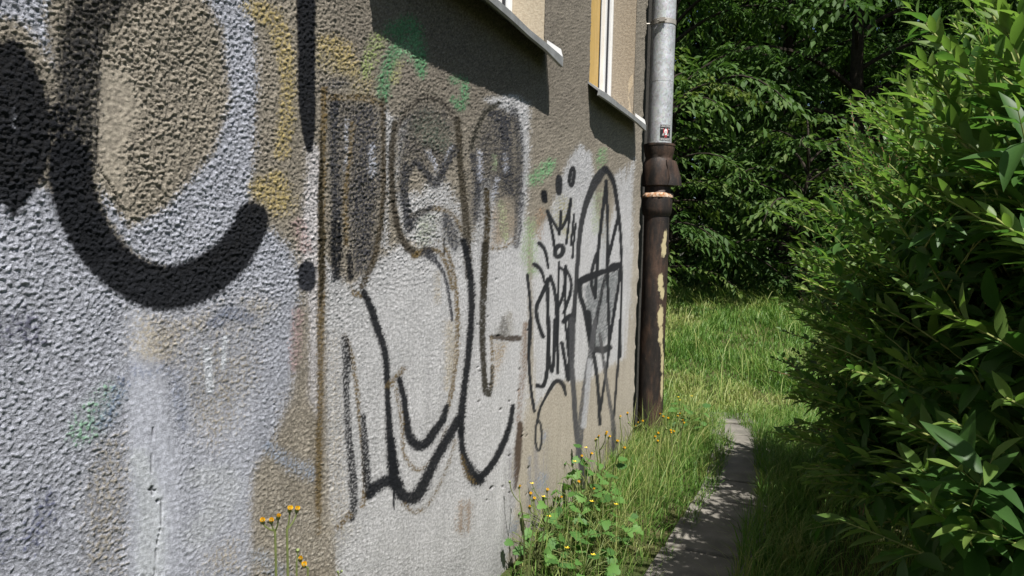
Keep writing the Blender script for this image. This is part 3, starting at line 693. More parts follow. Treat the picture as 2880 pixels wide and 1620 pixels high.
# wall core behind the render coat, upper storey, side
mb = MB()
def wall_band(x0, x1, z0, z1, y0, y1): mb.box(x0, x1, y0, y1, z0, z1)
wall_band(-.45, -.028, -.12, 2.62, -1.6, U_END - .045)
for (y0, y1) in ((-1.6, 2.05 - .006), (3.76 + .006, 4.63 - .006), (5.90 + .006, U_END - .045)): wall_band(-.45, -.028, 2.623, 4.25, y0, y1)
o = mb.build('wall_core', M['stucco'], house)
mb = MB(); mb.box(-.45, 0.0, -1.6, 2.05, 3.925, 4.25); mb.box(-.45, 0, 3.76, 4.63, 3.925, 4.25); mb.box(-.45, 0, 5.90, U_END, 3.925, 4.25); mb.box(-.45, 0.0, -1.6, U_END, 4.253, 6.4)
mb.build('upper_wall', M['stucco'], house)
mb = MB(); mb.box(-5, -.453, U_END - .35, U_END - .045, -.12, 6.4); mb.build('side_wall', M['stucco'], house)
mb = MB(); mb.box(-5, .35, -1.7, U_END + .25, 6.403, 6.6); mb.build('roof', M['sill'], house)
mb = MB(); mb.box(-.42, -.10, U_END - .04, 7.10, -.12, 6.4); mb.build('recessed_pier', M['dark_pier'], house)  # set-back pier in one near-black plaster tone
mb = MB(); mb.box(-.095, -.055, 7.02, 7.09, -.1, 1.93); bevel(mb.build('corner_batten', M['batten'], house), .004)

# windows
def window(a, b, c, d, sill_prof, panel):
    cy = (a + b) / 2
    w = bpy.data.objects.new('window', None); w.location = (0, cy, c); link(w, house)
    tag(w, 'window with a yellow board behind its white frame' if panel else 'window above its long bent sheet sill')
    mb = MB(); dp = -.27
    mb.add([(-.003, b, c), (dp, b, c), (dp, b, d), (-.003, b, d), (-.003, b + .005, c), (dp, b + .03, c), (dp, b + .03, d), (-.003, b + .005, d)],
           [(0, 1, 2, 3), (4, 7, 6, 5), (0, 3, 7, 4), (0, 4, 5, 1)])
    mb.add([(-.003, a, c), (dp, a, c), (dp, a, d), (-.003, a, d)], [(3, 2, 1, 0)])
    mb.add([(-.003, a, d), (dp, a, d), (dp, b, d), (-.003, b, d)], [(0, 1, 2, 3)])
    mb.build('reveal', M['reveal2'] if panel else M['reveal'], w)
    mb = MB(); mb.box(dp - .02, -.188, b - .040, b - .002, c + .03, d - .01); mb.box(dp - .02, -.188, a + .002, a + .040, c + .03, d - .01)
    mb.box(dp - .02, -.188, a + .042, b - .042, d - .055, d - .012); mb.box(dp - .02, -.188, a + .042, b - .042, c + .005, c + .05)
    fr = bevel(mb.build('frame', M['pvc'], w), .003)
    mb = MB(); mb.box(dp - .02, -.212, b - .058, b - .042, c + .052, d - .06); mb.box(dp - .02, dp + .012, b - .124, b - .116, c + .056, d - .06); mb.build('gasket_and_shade', M['gasket_and_shade'], w)  # second box is a dark strip standing in for the frame's shadow
    mb = MB(); mb.box(dp - .02, -.224, b - .115, b - .060, c + .055, d - .06); mb.box(dp - .02, -.224, a + .060, a + .115, c + .055, d - .06)
    mb.box(dp - .02, -.224, a + .117, b - .117, d - .118, d - .062)
    bevel(mb.build('sash', M['pvc'], w), .003)
    mb = MB(); mb.box(dp - .01, dp + .004, a + .117, b - .126, c + .052, d - .12)
    if panel: mb.build('board', M['yellow'], w)
    else: mb.build('pane', M['gasket_and_shade'], w)
    if panel:
        mb = MB(); yb = b - .0005
        mb.add([(-.006, yb - .004, c + .03), (-.10, yb + .006, c + .03), (-.16, yb + .01, c + .10), (-.13, yb + .008, c + .2), (-.085, yb + .004, c + .24), (-.05, yb + .002, c + .33), (-.012, yb - .003, c + .37), (-.010, yb - .003, c + .28), (-.045, yb, c + .2), (-.03, yb, c + .14)], [(0, 9, 8, 7, 6, 5, 4, 3, 2, 1)])
        mb.build('plaster_patch', M['reveal'], w)
    # bent sheet metal sill: sampled profile along the wall
    n = len(sill_prof); rows = []
    for (u, p, dz, lip) in sill_prof:
        zt = c + .018
        rows.append([(-.19, u, zt + .03), (.0, u, zt + .004), (p, u, zt - .055 - dz), (p + .004, u, zt - .058 - dz), (p + .003, u, zt - .058 - dz - lip), (p - .012, u, zt - .060 - dz - lip), (p - .006, u, zt - .066 - dz), (0.0, u, zt - .010), (-.19, u, zt + .018)])
    V = [v for r in rows for v in r]; k = 9; Fc = []
    for i in range(n - 1):
        for j in range(k): Fc.append((i * k + j, i * k + (j + 1) % k, (i + 1) * k + (j + 1) % k, (i + 1) * k + j))
    Fc += [tuple(range(k)), tuple((n - 1) * k + j for j in range(k))[::-1]]
    mb = MB(); mb.add(V, Fc)
    so = mb.build('sill', M['sill'], w)
    # turned-up end of the sill
    u, p, dz, lip = sill_prof[-1]
    mb = MB(); mb.add([(0.008, u + .002, c + .02), (p, u + .002, c - .04 - dz), (p - .012, u + .002, c - .015 - dz + .02), (.008, u + .002, c + .06),
                       (0.008, u + .006, c + .02), (p, u + .006, c - .04 - dz), (p - .012, u + .006, c - .015 - dz + .02), (.008, u + .006, c + .06)],
                      [(0, 1, 2, 3), (7, 6, 5, 4), (0, 4, 5, 1), (1, 5, 6, 2), (2, 6, 7, 3)])
    mb.build('end_cap', M['pvc'], so)
    return w
window(*WIN[0], [(2.0, .125, .0, .030), (2.3, .13, .0, .030), (2.7, .128, .004, .030), (3.0, .118, .0, .032), (3.25, .110, .006, .03), (3.5, .104, .0, .034), (3.78, .100, .0, .05)], False)
window(*WIN[1], [(4.60, .075, -.005, .035), (4.72, .095, .0, .040), (5.0, .100, .004, .036), (5.3, .105, .006, .034), (5.6, .100, .002, .034), (5.93, .098, .0, .045)], True)

# ------------------------------------------------------------------ drainpipe
PXc, PYc = .10, 6.50
dp_ = thing('drainpipe', 'round drainpipe at the house corner, bright zinc above black cast iron', 'drainpipe', (PXc, PYc, 0))
MB().lathe([(.104, 2.50), (.104, 3.10), (.1052, 3.1003), (.1052, 3.16), (.104, 3.1603), (.104, 6.3)], PXc, PYc, 48).build('zinc_pipe', M['galv'], dp_, True)
# clamp with its screw lug
mb = MB(); mb.lathe([(.1045, 3.585), (.1085, 3.587), (.1085, 3.628), (.1045, 3.63)], PXc, PYc, 48)
cl = mb.build('clamp', M['clamp'], dp_, True)
mb = MB(); mb.box(PXc - .01, PXc + .035, PYc - .135, PYc - .107, 3.590, 3.625); mb.tube([(PXc - .03, PYc - .122, 3.607), (PXc + .05, PYc - .122, 3.607)], .006, 8)
mb.build('clamp_bolt', M['clamp'], cl)
mb = MB(); mb.tube([(PXc - .09, PYc - .03, 3.606), (PXc - .21, PYc - .06, 3.606)], .008, 8); mb.build('wall_pin', M['clamp'], cl)
w_ = lambda a, z: .003 * math.sin(3 * a + 5 * z) + .002 * math.sin(7 * a + 11 * z)
mb = MB(); mb.lathe([(.122, 2.20), (.136, 2.205), (.139, 2.25), (.137, 2.33), (.131, 2.405), (.119, 2.43), (.114, 2.445), (.123, 2.47), (.132, 2.52), (.134, 2.545), (.138, 2.548), (.138, 2.565), (.130, 2.567), (.107, 2.565)], PXc, PYc, 40, warp=w_)
so_ = mb.build('iron_socket', M['iron'], dp_, True)
# torn, bent-out flap on the socket's right side
mb = MB(); V = []; nfl = 9
for i in range(nfl):
    t_ = i / (nfl - 1); z = 2.205 + .215 * t_
    a0, a1 = math.radians(-44 + 6 * math.sin(5 * t_)), math.radians(4)
    r0 = .150 - .010 * t_ + .004 * math.sin(9 * t_); r1 = .205 - .055 * t_ ** 1.5
    for r, a in ((r0, a0), ((r0 + r1) / 2 + .004, (a0 + a1) / 2), (r1, a1), (r1 - .009, a1 + .03), ((r0 + r1) / 2 - .007, (a0 + a1) / 2), (r0 - .010, a0)):
        V.append((PXc + r * math.cos(a), PYc + r * math.sin(a), z))
Fc = [(i * 6 + j, i * 6 + (j + 1) % 6, (i + 1) * 6 + (j + 1) % 6, (i + 1) * 6 + j) for i in range(nfl - 1) for j in range(6)] + [(0, 1, 2, 3, 4, 5), tuple((nfl - 1) * 6 + j for j in range(6))[::-1]]
mb.add(V, Fc); tag(mb.build('torn_flap', M['iron'], so_, True), 'torn rusty flap bent outwards')
crn = lambda a, z: .004 * math.sin(5 * a + 1) + .003 * math.sin(13 * a + 2 + 40 * z) + .002 * math.sin(29 * a)
mb = MB(); mb.lathe([(.126, 2.098), (.134, 2.102), (.135, 2.118), (.128, 2.132), (.118, 2.140), (.105, 2.143)], PXc, PYc, 60, warp=crn)
mb.build('rust_crust', M['rust_crust'], dp_, True)
# cream paint blots sprayed on the pipe
def on_pipe(ang, z, r): return (PXc + r * math.cos(ang), PYc + r * math.sin(ang), z)
VIEW_A = math.atan2(CAM[1] - PYc, CAM[0] - PXc)
zr = np.concatenate([np.linspace(-.1, 1.94, 260), [1.955, 2.0, 2.045, 2.09, 2.115, 2.118, 2.22]])
rr_ = np.concatenate([np.full(260, .110), [.124, .130, .131, .130, .127, .112, .112]])
an_ = np.linspace(0, 2 * np.pi, 72, endpoint=False)
ZZ, AA = np.meshgrid(zr, an_, indexing='ij'); RRr = rr_[:, None] + .0015 * np.sin(3 * AA + 5 * ZZ) + .0012 * perlin(AA * 3, ZZ * 14, 61)
blot = np.zeros_like(ZZ)
for (da, z, wa, hz) in ((.70, 1.66, .26, .08), (.80, 1.76, .18, .06), (.52, 1.36, .24, .08), (.72, 1.27, .22, .06), (.62, 1.06, .28, .10), (.70, .90, .24, .09), (1.0, .66, .22, .11), (1.05, .45, .2, .12), (.85, .78, .12, .05)):
    dd = np.hypot((AA - (VIEW_A + da) + np.pi) % (2 * np.pi) - np.pi, 0) / wa
    blot = np.maximum(blot, 1.25 - np.hypot(dd, (ZZ - z) / hz) + .35 * perlin(AA * 6, ZZ * 30, 62))
VV = np.stack([RRr * np.cos(AA), RRr * np.sin(AA), ZZ], -1).reshape(-1, 3)
ix = np.arange(ZZ.size).reshape(ZZ.shape)
qq = np.stack([ix[:-1], np.roll(ix, -1, 1)[:-1], np.roll(ix, -1, 1)[1:], ix[1:]], -1).reshape(-1, 4)
link(bpy.data.objects.new('iron_pipe', np_mesh('iron_pipe', VV, [qq], M['iron'], {'blot': np.clip(blot.ravel(), 0, 1)})), dp_)
# sticker: black sheet, lettering and a skull emblem, bent round the pipe
STK_A, STK_Z, STK_W, STK_H = VIEW_A + .50, 2.655, .100, .136
def bent(name, pts2, faces, mat, lift, parent):
    V = [on_pipe(STK_A + x / .106, STK_Z + z, .1046 + lift) for x, z in pts2]
    return MB().add(V, faces).build(name, mat, parent)
g = [(x, z) for z in np.linspace(-STK_H / 2, STK_H / 2, 3) for x in np.linspace(-STK_W / 2, STK_W / 2, 9)]
st = bent('sticker', g, [(j * 9 + i, j * 9 + i + 1, (j + 1) * 9 + i + 1, (j + 1) * 9 + i) for j in range(2) for i in range(8)], M['st_black'], .0006, dp_)
tag(st, 'black and red sticker with a white skull and lettering')
def bent_text(s, zc, h, width, mat, lift=.0016):
    cu = bpy.data.curves.new('lettering', 'FONT'); cu.body = s; cu.size = 1; cu.align_x = 'CENTER'
    to = bpy.data.objects.new('lettering', cu); scene.collection.objects.link(to)
    bpy.context.view_layer.update()
    me = to.to_mesh(); V = np.array([v.co[:] for v in me.vertices]); Fs = [tuple(p.vertices) for p in me.polygons]
    to.to_mesh_clear(); bpy.data.objects.remove(to); bpy.data.curves.remove(cu)
    x = (V[:, 0] - V[:, 0].min()) / np.ptp(V[:, 0]) - .5; z = (V[:, 1] - V[:, 1].min()) / np.ptp(V[:, 1]) - .5
    bent('lettering', [(a * width, zc + b * h) for a, b in zip(x, z)], Fs, mat, lift, st)
def disc(cx, cz, rx, rz, n=16): return [(cx + rx * math.cos(2 * math.pi * k / n), cz + rz * math.sin(2 * math.pi * k / n)) for k in range(n)]
bent_text('CRACOVIA', .056, .019, .092, M['st_white']); bent_text('SINGARIST', -.056, .019, .092, M['st_white'])
bent_text('ANTI', -.038, .009, .030, M['st_red'])
mbx = []
def blob(name, pts, mat, lift): bent(name, pts, [tuple(range(len(pts)))], mat, lift, st)
blob('emblem_bar', [(-.045, .028), (-.018, .030), (-.018, .036), (-.045, .036)], M['st_grey'], .0014); blob('emblem_bar', [(.018, .030), (.045, .028), (.045, .036), (.018, .036)], M['st_grey'], .0014)
blob('emblem_mark', [(-.020, .036), (-.012, .03), (-.012, -.01), (-.022, 0)], M['st_red'], .0014); blob('emblem_mark', [(.014, .034), (.022, .036), (.024, 0), (.014, -.01)], M['st_red'], .0014)
blob('emblem_mark', [(-.016, -.024), (0, -.028), (.002, -.046), (.008, -.030), (.018, -.026), (.010, -.020), (-.008, -.020)], M['st_red'], .0014)
blob('emblem_mark', [(-.034, -.026), (-.012, -.026), (-.014, 0), (-.020, .004)], M['st_grey'], .0013); blob('emblem_mark', [(.014, -.026), (.034, -.026), (.026, 0)], M['st_grey'], .0013)
blob('skull', disc(.001, .012, .015, .022), M['st_white'], .0018); blob('skull', disc(.003, -.009, .010, .013), M['st_white'], .0020)
for xx in (-.004, .006): blob('skull_eye', disc(xx, .006, .0035, .004, 10), M['st_black'], .0024)
blob('skull_eye', disc(.000, -.007, .003, .004, 10), M['st_black'], .0026)

# ------------------------------------------------------------------ leaves
def leaf_template(nst, prof, fold=.25, droop=.25):
    """verts along x in [0,1]; y half width 1; returns (V, faces list)"""
    ts = np.linspace(0, 1, nst); V = [(0, 0, 0)]
    for t_ in ts[1:-1]:
        h = prof(t_); z = -droop * t_ * t_
        V += [(t_, h, z + fold * h), (t_, 0, z), (t_, -h, z + fold * h)]
    V.append((1, 0, -droop)); L = len(V) - 1; Q = []; T = [(0, 2, 1), (0, 3, 2)]
    for i in range(nst - 3):
        b = 1 + 3 * i; Q += [(b, b + 1, b + 4, b + 3), (b + 1, b + 2, b + 5, b + 4)]
    b = 1 + 3 * (nst - 3); T += [(b, b + 1, L), (b + 1, b + 2, L)]
    return np.array(V, float), np.array(T), (np.array(Q) if Q else np.zeros((0, 4), int))

lance = lambda t_: .155 * (math.sin(math.pi * t_ ** .85)) ** .9
oval = lambda t_: .27 * math.sin(math.pi * t_ ** .8)
elm = lambda t_: .21 * math.sin(math.pi * t_ ** .8)
T_LANCE = leaf_template(6, lance, .35, .22); T_OVAL = leaf_template(5, oval, .3, .2); T_TREE = leaf_template(3, elm, .35, .2)

def frames(D, N):
    D = D / (np.linalg.norm(D, axis=1, keepdims=True) + 1e-9)
    N = N - (N * D).sum(1, keepdims=True) * D; N /= np.linalg.norm(N, axis=1, keepdims=True) + 1e-9
    return D, np.cross(N, D), N

def leaves_mesh(name, tmpl, P, D, N, S_, rnd, mat):
    V, T, Q = tmpl; D, B, N = frames(D, N); k = len(V); n = len(P)
    W = P[:, None] + S_[:, None, None] * (V[None, :, :1] * D[:, None] + V[None, :, 1:2] * B[:, None] + V[None, :, 2:3] * N[:, None])
    off = (np.arange(n) * k)[:, None, None]
    fs = [(T[None] + off).reshape(-1, 3)]
    if len(Q): fs.append((Q[None] + off).reshape(-1, 4))
    return np_mesh(name, W.reshape(-1, 3), fs, mat, {'rnd': np.repeat(rnd, k)})

def pick_visible(P, S_, n, cell=16):
    """the n leaves that show largest: front-most in small cells of the view first"""
    x, y, d = project(P)
    ok = (x > -20) & (x < W_ + 20) & (y > -20) & (y < H_ + 20) & (d > .3)
    size = np.where(ok, S_ * F_ / np.maximum(d, .3), 0)
    order = np.argsort(d); seen = {}; score = size.copy()
    for i in order:
        if not ok[i]: continue
        key = (int(x[i] // cell), int(y[i] // cell)); c = seen.get(key, 0); seen[key] = c + 1
        if c: score[i] *= .25
    sel = np.argsort(-score)[:n]; return sel[score[sel] > 0]

def foliage(parent, tmpl, P, D, N, S_, rnd, mat, n_single=300, name='foliage'):
    base = parent_base(parent)
    sel = pick_visible(P, S_, n_single); rest = np.ones(len(P), bool); rest[sel] = False
    var = []
    for lv in range(5):
        V, T, Q = tmpl; Vv = V.copy(); Vv[:, 2] *= .6 + .25 * lv
        fs = [T] + ([Q] if len(Q) else [])
        var.append([np_mesh('leaf', Vv, fs, mat, {'rnd': np.full(len(V), r_)}) for r_ in (.12, .3, .45, .6, .8, .97)])
    Dn, B, Nn = frames(D, N)
    for i in sel:
        o = bpy.data.objects.new('leaf', var[i % 5][int(np.argmin(abs(np.array((.12, .3, .45, .6, .8, .97)) - rnd[i])))])
        mm = np.eye(4); mm[:3, 0] = Dn[i] * S_[i]; mm[:3, 1] = B[i] * S_[i]; mm[:3, 2] = Nn[i] * S_[i]; mm[:3, 3] = P[i] - base
        link(o, parent); o.matrix_basis = Matrix(mm.tolist())
    o = link(bpy.data.objects.new(name, leaves_mesh(name, tmpl, P[rest] - base, D[rest], N[rest], S_[rest], rnd[rest], mat)), parent)
    o['kind'] = 'stuff'
    return o

# ------------------------------------------------------------------ shrubs on the right
def bez(a, b, c, n=14):
    t_ = np.linspace(0, 1, n)[:, None]; return (1 - t_) ** 2 * a + 2 * (1 - t_) * t_ * b + t_ ** 2 * c

def shrub(name, label, base, tips, tmpl, mat, lsize, node, stem_mat, side=.5, bare=.25, group=None, r0=.008):
    root = thing(name, label, 'shrub', (base[0], base[1], 0), group)
    stems = MB(); P = []; D = []; N = []; S_ = []; R_ = []
    def run(pts, r, ls, nd, lo, level):
        pts = np.asarray(pts); seg = np.linalg.norm(np.diff(pts, axis=0), axis=1); cum = np.concatenate([[0], np.cumsum(seg)]); L = cum[-1]
        stems.tube(pts, list(np.linspace(r, r * .3, len(pts))), 5, False)
        s_ = lo * L; k = 0; roll = rng.uniform(0, 3.14)
        while s_ < L - .002:
            p = np.array([np.interp(s_, cum, pts[:, j]) for j in range(3)])
            q_ = np.array([np.interp(min(s_ + .02, L), cum, pts[:, j]) for j in range(3)]); q0 = np.array([np.interp(max(s_ - .02, 0), cum, pts[:, j]) for j in range(3)])
            t_ = q_ - q0; t_ /= np.linalg.norm(t_) + 1e-9
            a = np.cross(t_, [0, 0, 1.]);
            if np.linalg.norm(a) < .1: a = np.array([1., 0, 0])
            a /= np.linalg.norm(a); b = np.cross(a, t_)
            f = s_ / L; tipness = smooth(.72, 1.0, f)
            for sg in (-1, 1):
                an = roll + (k % 2) * 1.45 + rng.normal(0, .25)
                sd_ = sg * (math.cos(an) * a + math.sin(an) * b)
                spread = .95 - .55 * tipness + rng.normal(0, .12)
                dv = t_ * math.cos(spread) + sd_ * math.sin(spread) + np.array([0, 0, .10 - .25 * (1 - tipness)]) + rng.normal(0, .10, 3)
                nv = np.array([0, 0, 1.]) + .5 * t_ + rng.normal(0, .25, 3) - .3 * sd_
                P.append(p); D.append(dv); N.append(nv)
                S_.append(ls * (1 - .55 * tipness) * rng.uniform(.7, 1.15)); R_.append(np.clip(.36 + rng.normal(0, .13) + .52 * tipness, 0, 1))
            if level == 0 and .25 < f < .85 and rng.random() < side * nd / .045 * .35:
                sgn = rng.choice([-1, 1]); dirv = t_ * .75 + sgn * a * .6 + b * rng.uniform(-.1, .6) + rng.normal(0, .15, 3); dirv /= np.linalg.norm(dirv)
                ln = rng.uniform(.15, .42) * min(1.0, L); e = p + dirv * ln
                run(bez(p, p + dirv * ln * .5 + np.array([0, 0, .04]), e, 6), r * .45, ls * .85, nd * .85, .12, 1)
            s_ += nd * (1 - .5 * tipness) * rng.uniform(.85, 1.15); k += 1
    for tip in tips:
        tip = np.asarray(tip, float); b0 = np.array([base[0] + rng.normal(0, .16), base[1] + rng.normal(0, .16), float(ground_z(0, base[1])) - .03])
        h = tip - b0
        ctrl = b0 + np.array([h[0] * .30, h[1] * .30, max(h[2] * .75, .45 + .25 * np.hypot(h[0], h[1]))]) + rng.normal(0, .05, 3)
        run(bez(b0, ctrl, tip), r0 * rng.uniform(.7, 1.2), lsize, node, bare, 0)
    stems.build('stem', stem_mat, root, True)
    P, D, N, S_, R_ = map(np.array, (P, D, N, S_, R_))
    dist = np.linalg.norm(P - CAM, axis=1); kp = dist > 1.55
    P, D, N, S_, R_ = P[kp], D[kp], N[kp], S_[kp], R_[kp]
    foliage(root, tmpl, P, D, N, S_, R_, mat)
    return root

bound_y = [-120, 0, 120, 170, 230, 260, 340, 430, 500, 560, 640, 750, 830, 930, 1000, 1100, 1200, 1300, 1449, 1550]
bound_x = [2360, 2330, 2300, 2270, 2110, 2060, 2080, 2090, 1950, 1930, 1960, 1960, 1990, 1930, 1960, 1960, 2020, 2090, 2200, 2250]
def left_bound(y): return float(np.interp(y, bound_y, bound_x))
tipsets = {0: [], 1: [], 2: [], 3: []}
key = [(2330, 60, 2.0, 0), (2322, 150, 2.1, 0), (2480, 5, 1.85, 0), (2560, 30, 1.75, 0), (2415, 160, 1.9, 0), (2265, 285, 2.3, 0), (2500, 545, 1.7, 0), (2380, 500, 1.9, 0),
       (2385, 1054, 1.9, 0), (2314, 1178, 1.95, 0), (2282, 1089, 2.2, 0), (2238, 1210, 2.1, 0), (2109, 1307, 2.2, 0), (2206, 765, 2.5, 0), (2420, 1330, 1.7, 0), (2530, 1000, 1.6, 0),
       (1953, 750, 3.3, 1), (1928, 525, 3.6, 1), (2027, 512, 3.6, 1), (2051, 907, 2.8, 1), (1949, 1089, 2.9, 1), (2016, 1178, 2.7, 1), (2078, 1245, 2.6, 1), (2105, 235, 3.4, 1), (2130, 640, 3.1, 1),
       (2082, 370, 4.2, 2), (2110, 330, 4.4, 2), (1985, 640, 4.4, 2), (1965, 830, 4.5, 2), (1935, 930, 4.6, 2), (1945, 900, 4.8, 2), (2030, 700, 4.3, 2)]
for ox, oy, d, k in key: tipsets[k].append(at_depth(ox, oy, d))
for k, n, d0, d1, xmax in ((0, 62, 1.75, 2.6, 2800), (1, 125, 2.7, 3.8, 2600), (2, 110, 4.0, 5.4, 2500), (3, 70, 3.6, 5.2, 2800)):
    c = 0
    while c < n:
        oy = rng.uniform(-60, 1420); lb = left_bound(oy) + (170 if k == 0 else 20) + (140 if k == 3 else 0); ox = rng.uniform(lb, xmax)
        d = rng.uniform(d0, d1)
        p = at_depth(ox, oy, d)
        if p[2] < .12 or p[2] > 2.75: continue
        if k == 0 and ox < 2250 and oy < 900: continue
        tipsets[k].append(p); c += 1
c = 0
while c < 75:
    oy = rng.uniform(620, 1330); ox = left_bound(oy) + rng.uniform(0, 260); p = at_depth(ox, oy, rng.uniform(2.5, 3.6))
    if p[2] < .15: continue
    tipsets[1].append(p); c += 1
c = 0
while c < 150:
    p = np.array([rng.uniform(1.28, 2.2), rng.uniform(2.0, 5.5), rng.uniform(1.2, 2.5)]); px, py, d = project(p)
    if px / 1.118 < left_bound(float(py) / 1.118) + 25: continue
    tipsets[1 if p[1] < 4.3 else 2].append(p); c += 1
for _ in range(45): tipsets[1].append(np.array([rng.uniform(1.5, 1.95), rng.uniform(2.7, 3.5), rng.uniform(1.5, 2.3)]))
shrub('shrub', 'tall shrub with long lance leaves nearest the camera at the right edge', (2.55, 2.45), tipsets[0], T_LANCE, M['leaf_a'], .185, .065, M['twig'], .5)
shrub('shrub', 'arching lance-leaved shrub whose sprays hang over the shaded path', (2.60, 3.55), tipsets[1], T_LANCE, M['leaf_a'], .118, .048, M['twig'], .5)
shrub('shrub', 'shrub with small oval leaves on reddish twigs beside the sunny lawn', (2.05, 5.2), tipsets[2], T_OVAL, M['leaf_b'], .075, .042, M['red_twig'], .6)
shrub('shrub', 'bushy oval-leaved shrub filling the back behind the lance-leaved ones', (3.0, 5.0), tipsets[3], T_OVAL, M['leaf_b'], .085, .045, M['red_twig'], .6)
# hedge carried on unseen beside the photographer, its stems placed to cast shade
tp = []
while len(tp) < 130:
    p = np.array([rng.uniform(2.1, 3.3), rng.uniform(-.2, 2.4), rng.uniform(.6, 2.35)]); px, py, d = project(p)
    if (d > .1 and px / 1.118 < 2680) or (p[1] > 1.1 and p[2] > 1.9): continue
    tp.append(p)
shrub('shrub', 'unseen lance-leaved shrub beside the photographer, shaped to shade the near path', (3.0, .9), tp, T_LANCE, M['leaf_a'], .12, .055, M['twig'], .4)

# ------------------------------------------------------------------ trees beyond the lawn
def tree(label, x, y, h, spread, n_br, leaf, lean=(0, 0), low=.9, tone=0.0, n_single=300, dens=1.0):
    gz = float(ground_z(x, y)); root = thing('tree', label, 'tree', (x, y, gz - .1), 'trees beyond the lawn')
    base = np.array([x, y, gz - .1])
    tr = MB(); pts = [base + np.array([lean[0] * t_ ** 1.5 * h * .5 + .08 * math.sin(3 * t_ * 3), lean[1] * t_ ** 1.5 * h * .5, h * .93 * t_]) for t_ in np.linspace(0, 1, 10)]
    tr.tube(pts, list(.17 * (h / 9) * (1 - .85 * np.linspace(0, 1, 10)) * np.array([1.35] + [1] * 9)), 10)
    tr.build('trunk', M['bark'], root, True)
    br = MB(); P = []; D = []; N = []; S_ = []; R_ = []
    pts = np.array(pts)
    for i in range(n_br):
        f = (i + rng.random()) / n_br; z = low + (h * .96 - low) * f
        az = i * 2.4 + rng.normal(0, .35); p0 = np.array([np.interp(z, np.linspace(0, h * .93, 10), pts[:, j]) for j in range(3)]); p0[2] = base[2] + z
        ln = spread * (1.0 - .45 * max(0, f - .6) / .4) * rng.uniform(.7, 1.1) * (.75 + .25 * min(1, f / .15))
        dv = np.array([math.cos(az), math.sin(az), 0]); rise = .10 + .55 * f
        e = p0 + dv * ln + np.array([0, 0, ln * (rise - .35)]); c = p0 + dv * ln * .55 + np.array([0, 0, ln * (rise + .05)])
        q_ = bez(p0, c, e, 9); br.tube(q_, list(np.linspace(.035, .006, 9) * (ln / 3 + .3)), 5, False)
        tone_b = rng.normal(0, .12)
        ntw = int(ln * 8 * dens)
        for k in range(ntw):
            t_ = .16 + .84 * (k + rng.random()) / ntw; p = (1 - t_) ** 2 * p0 + 2 * (1 - t_) * t_ * c + t_ ** 2 * e
            tg = 2 * (1 - t_) * (c - p0) + 2 * t_ * (e - c); tg /= np.linalg.norm(tg)
            sidev = np.cross(tg, [0, 0, 1.]); sidev /= np.linalg.norm(sidev) + 1e-9
            sg = 1 if k % 2 else -1; tl = rng.uniform(.45, .95) * (1.15 - .55 * t_) * spread / 3.2
            d2 = tg * rng.uniform(.35, .9) + sg * sidev * rng.uniform(.4, 1.0) + np.array([0, 0, rng.normal(.0, .28)]); d2 /= np.linalg.norm(d2)
            nl = max(5, int(tl / (leaf * .30)))
            ss = np.linspace(.08, 1, nl); droopz = -.30 * tl * ss ** 2
            pp = p + d2 * (tl * ss)[:, None]; pp[:, 2] += droopz
            s2 = np.cross(d2, [0, 0, 1.]); s2 /= np.linalg.norm(s2) + 1e-9
            alt = np.where(np.arange(nl) % 2 == 0, 1, -1)[:, None]
            dd = d2 * .65 + alt * s2 * .62 + np.array([0, 0, -.42]) + rng.normal(0, .20, (nl, 3))
            nn = np.array([0, 0, 1.]) + .35 * alt * s2 + rng.normal(0, .30, (nl, 3))
            P.append(pp); D.append(dd); N.append(nn); S_.append(leaf * rng.uniform(.7, 1.15, nl)); R_.append(np.clip(.42 + tone + tone_b + rng.normal(0, .12, nl), 0, 1))
    br.build('branch', M['bark'], root, True)
    P, D, N, S_, R_ = (np.concatenate(a) for a in (P, D, N, S_, R_))
    foliage(root, T_TREE, P, D, N, S_, R_, M['leaf_t'], n_single)
    return len(P)
cnt = 0
cnt += tree('dark broadleaved tree right beside the drainpipe, sunlit sprays low on its crown', -1.7, 17.0, 11, 4.0, 34, .23)
cnt += tree('broad dark tree at the far end of the lawn, between pipe and shrubs', 2.2, 18.0, 12, 4.4, 36, .23, low=1.2)
cnt += tree('shaded tree rising behind the near shrub at the upper right', 6.6, 16.0, 11, 4.2, 34, .23)
cnt += tree('tree farther back with thin yellowish crown showing left of the others', -5.0, 20.5, 12, 4.2, 30, .21, tone=.2)
cnt += tree('tall dark tree standing behind the middle of the lawn edge', .6, 22.0, 13, 4.6, 34, .19, low=1.6)
cnt += tree('deep green tree at the back right, mostly hidden by the front trees', 5.2, 21.5, 13, 4.6, 32, .19)
cnt += tree('low leafy sapling in sun before the dark tree, close right of the iron pipe', -1.55, 14.6, 4.6, 2.5, 26, .20, low=.7, tone=.22, dens=1.1)  # paler leaf tone strengthens the sunlit patch
cnt += tree('small sunlit sapling at the middle of the lawn edge', 1.2, 15.6, 3.6, 2.2, 20, .20, low=.6, tone=.1)
cnt += tree('outer tree at the far right, half behind the shrubs', 10.5, 17.5, 11, 4.2, 28, .19, n_single=120)
print('tree leaves', cnt)
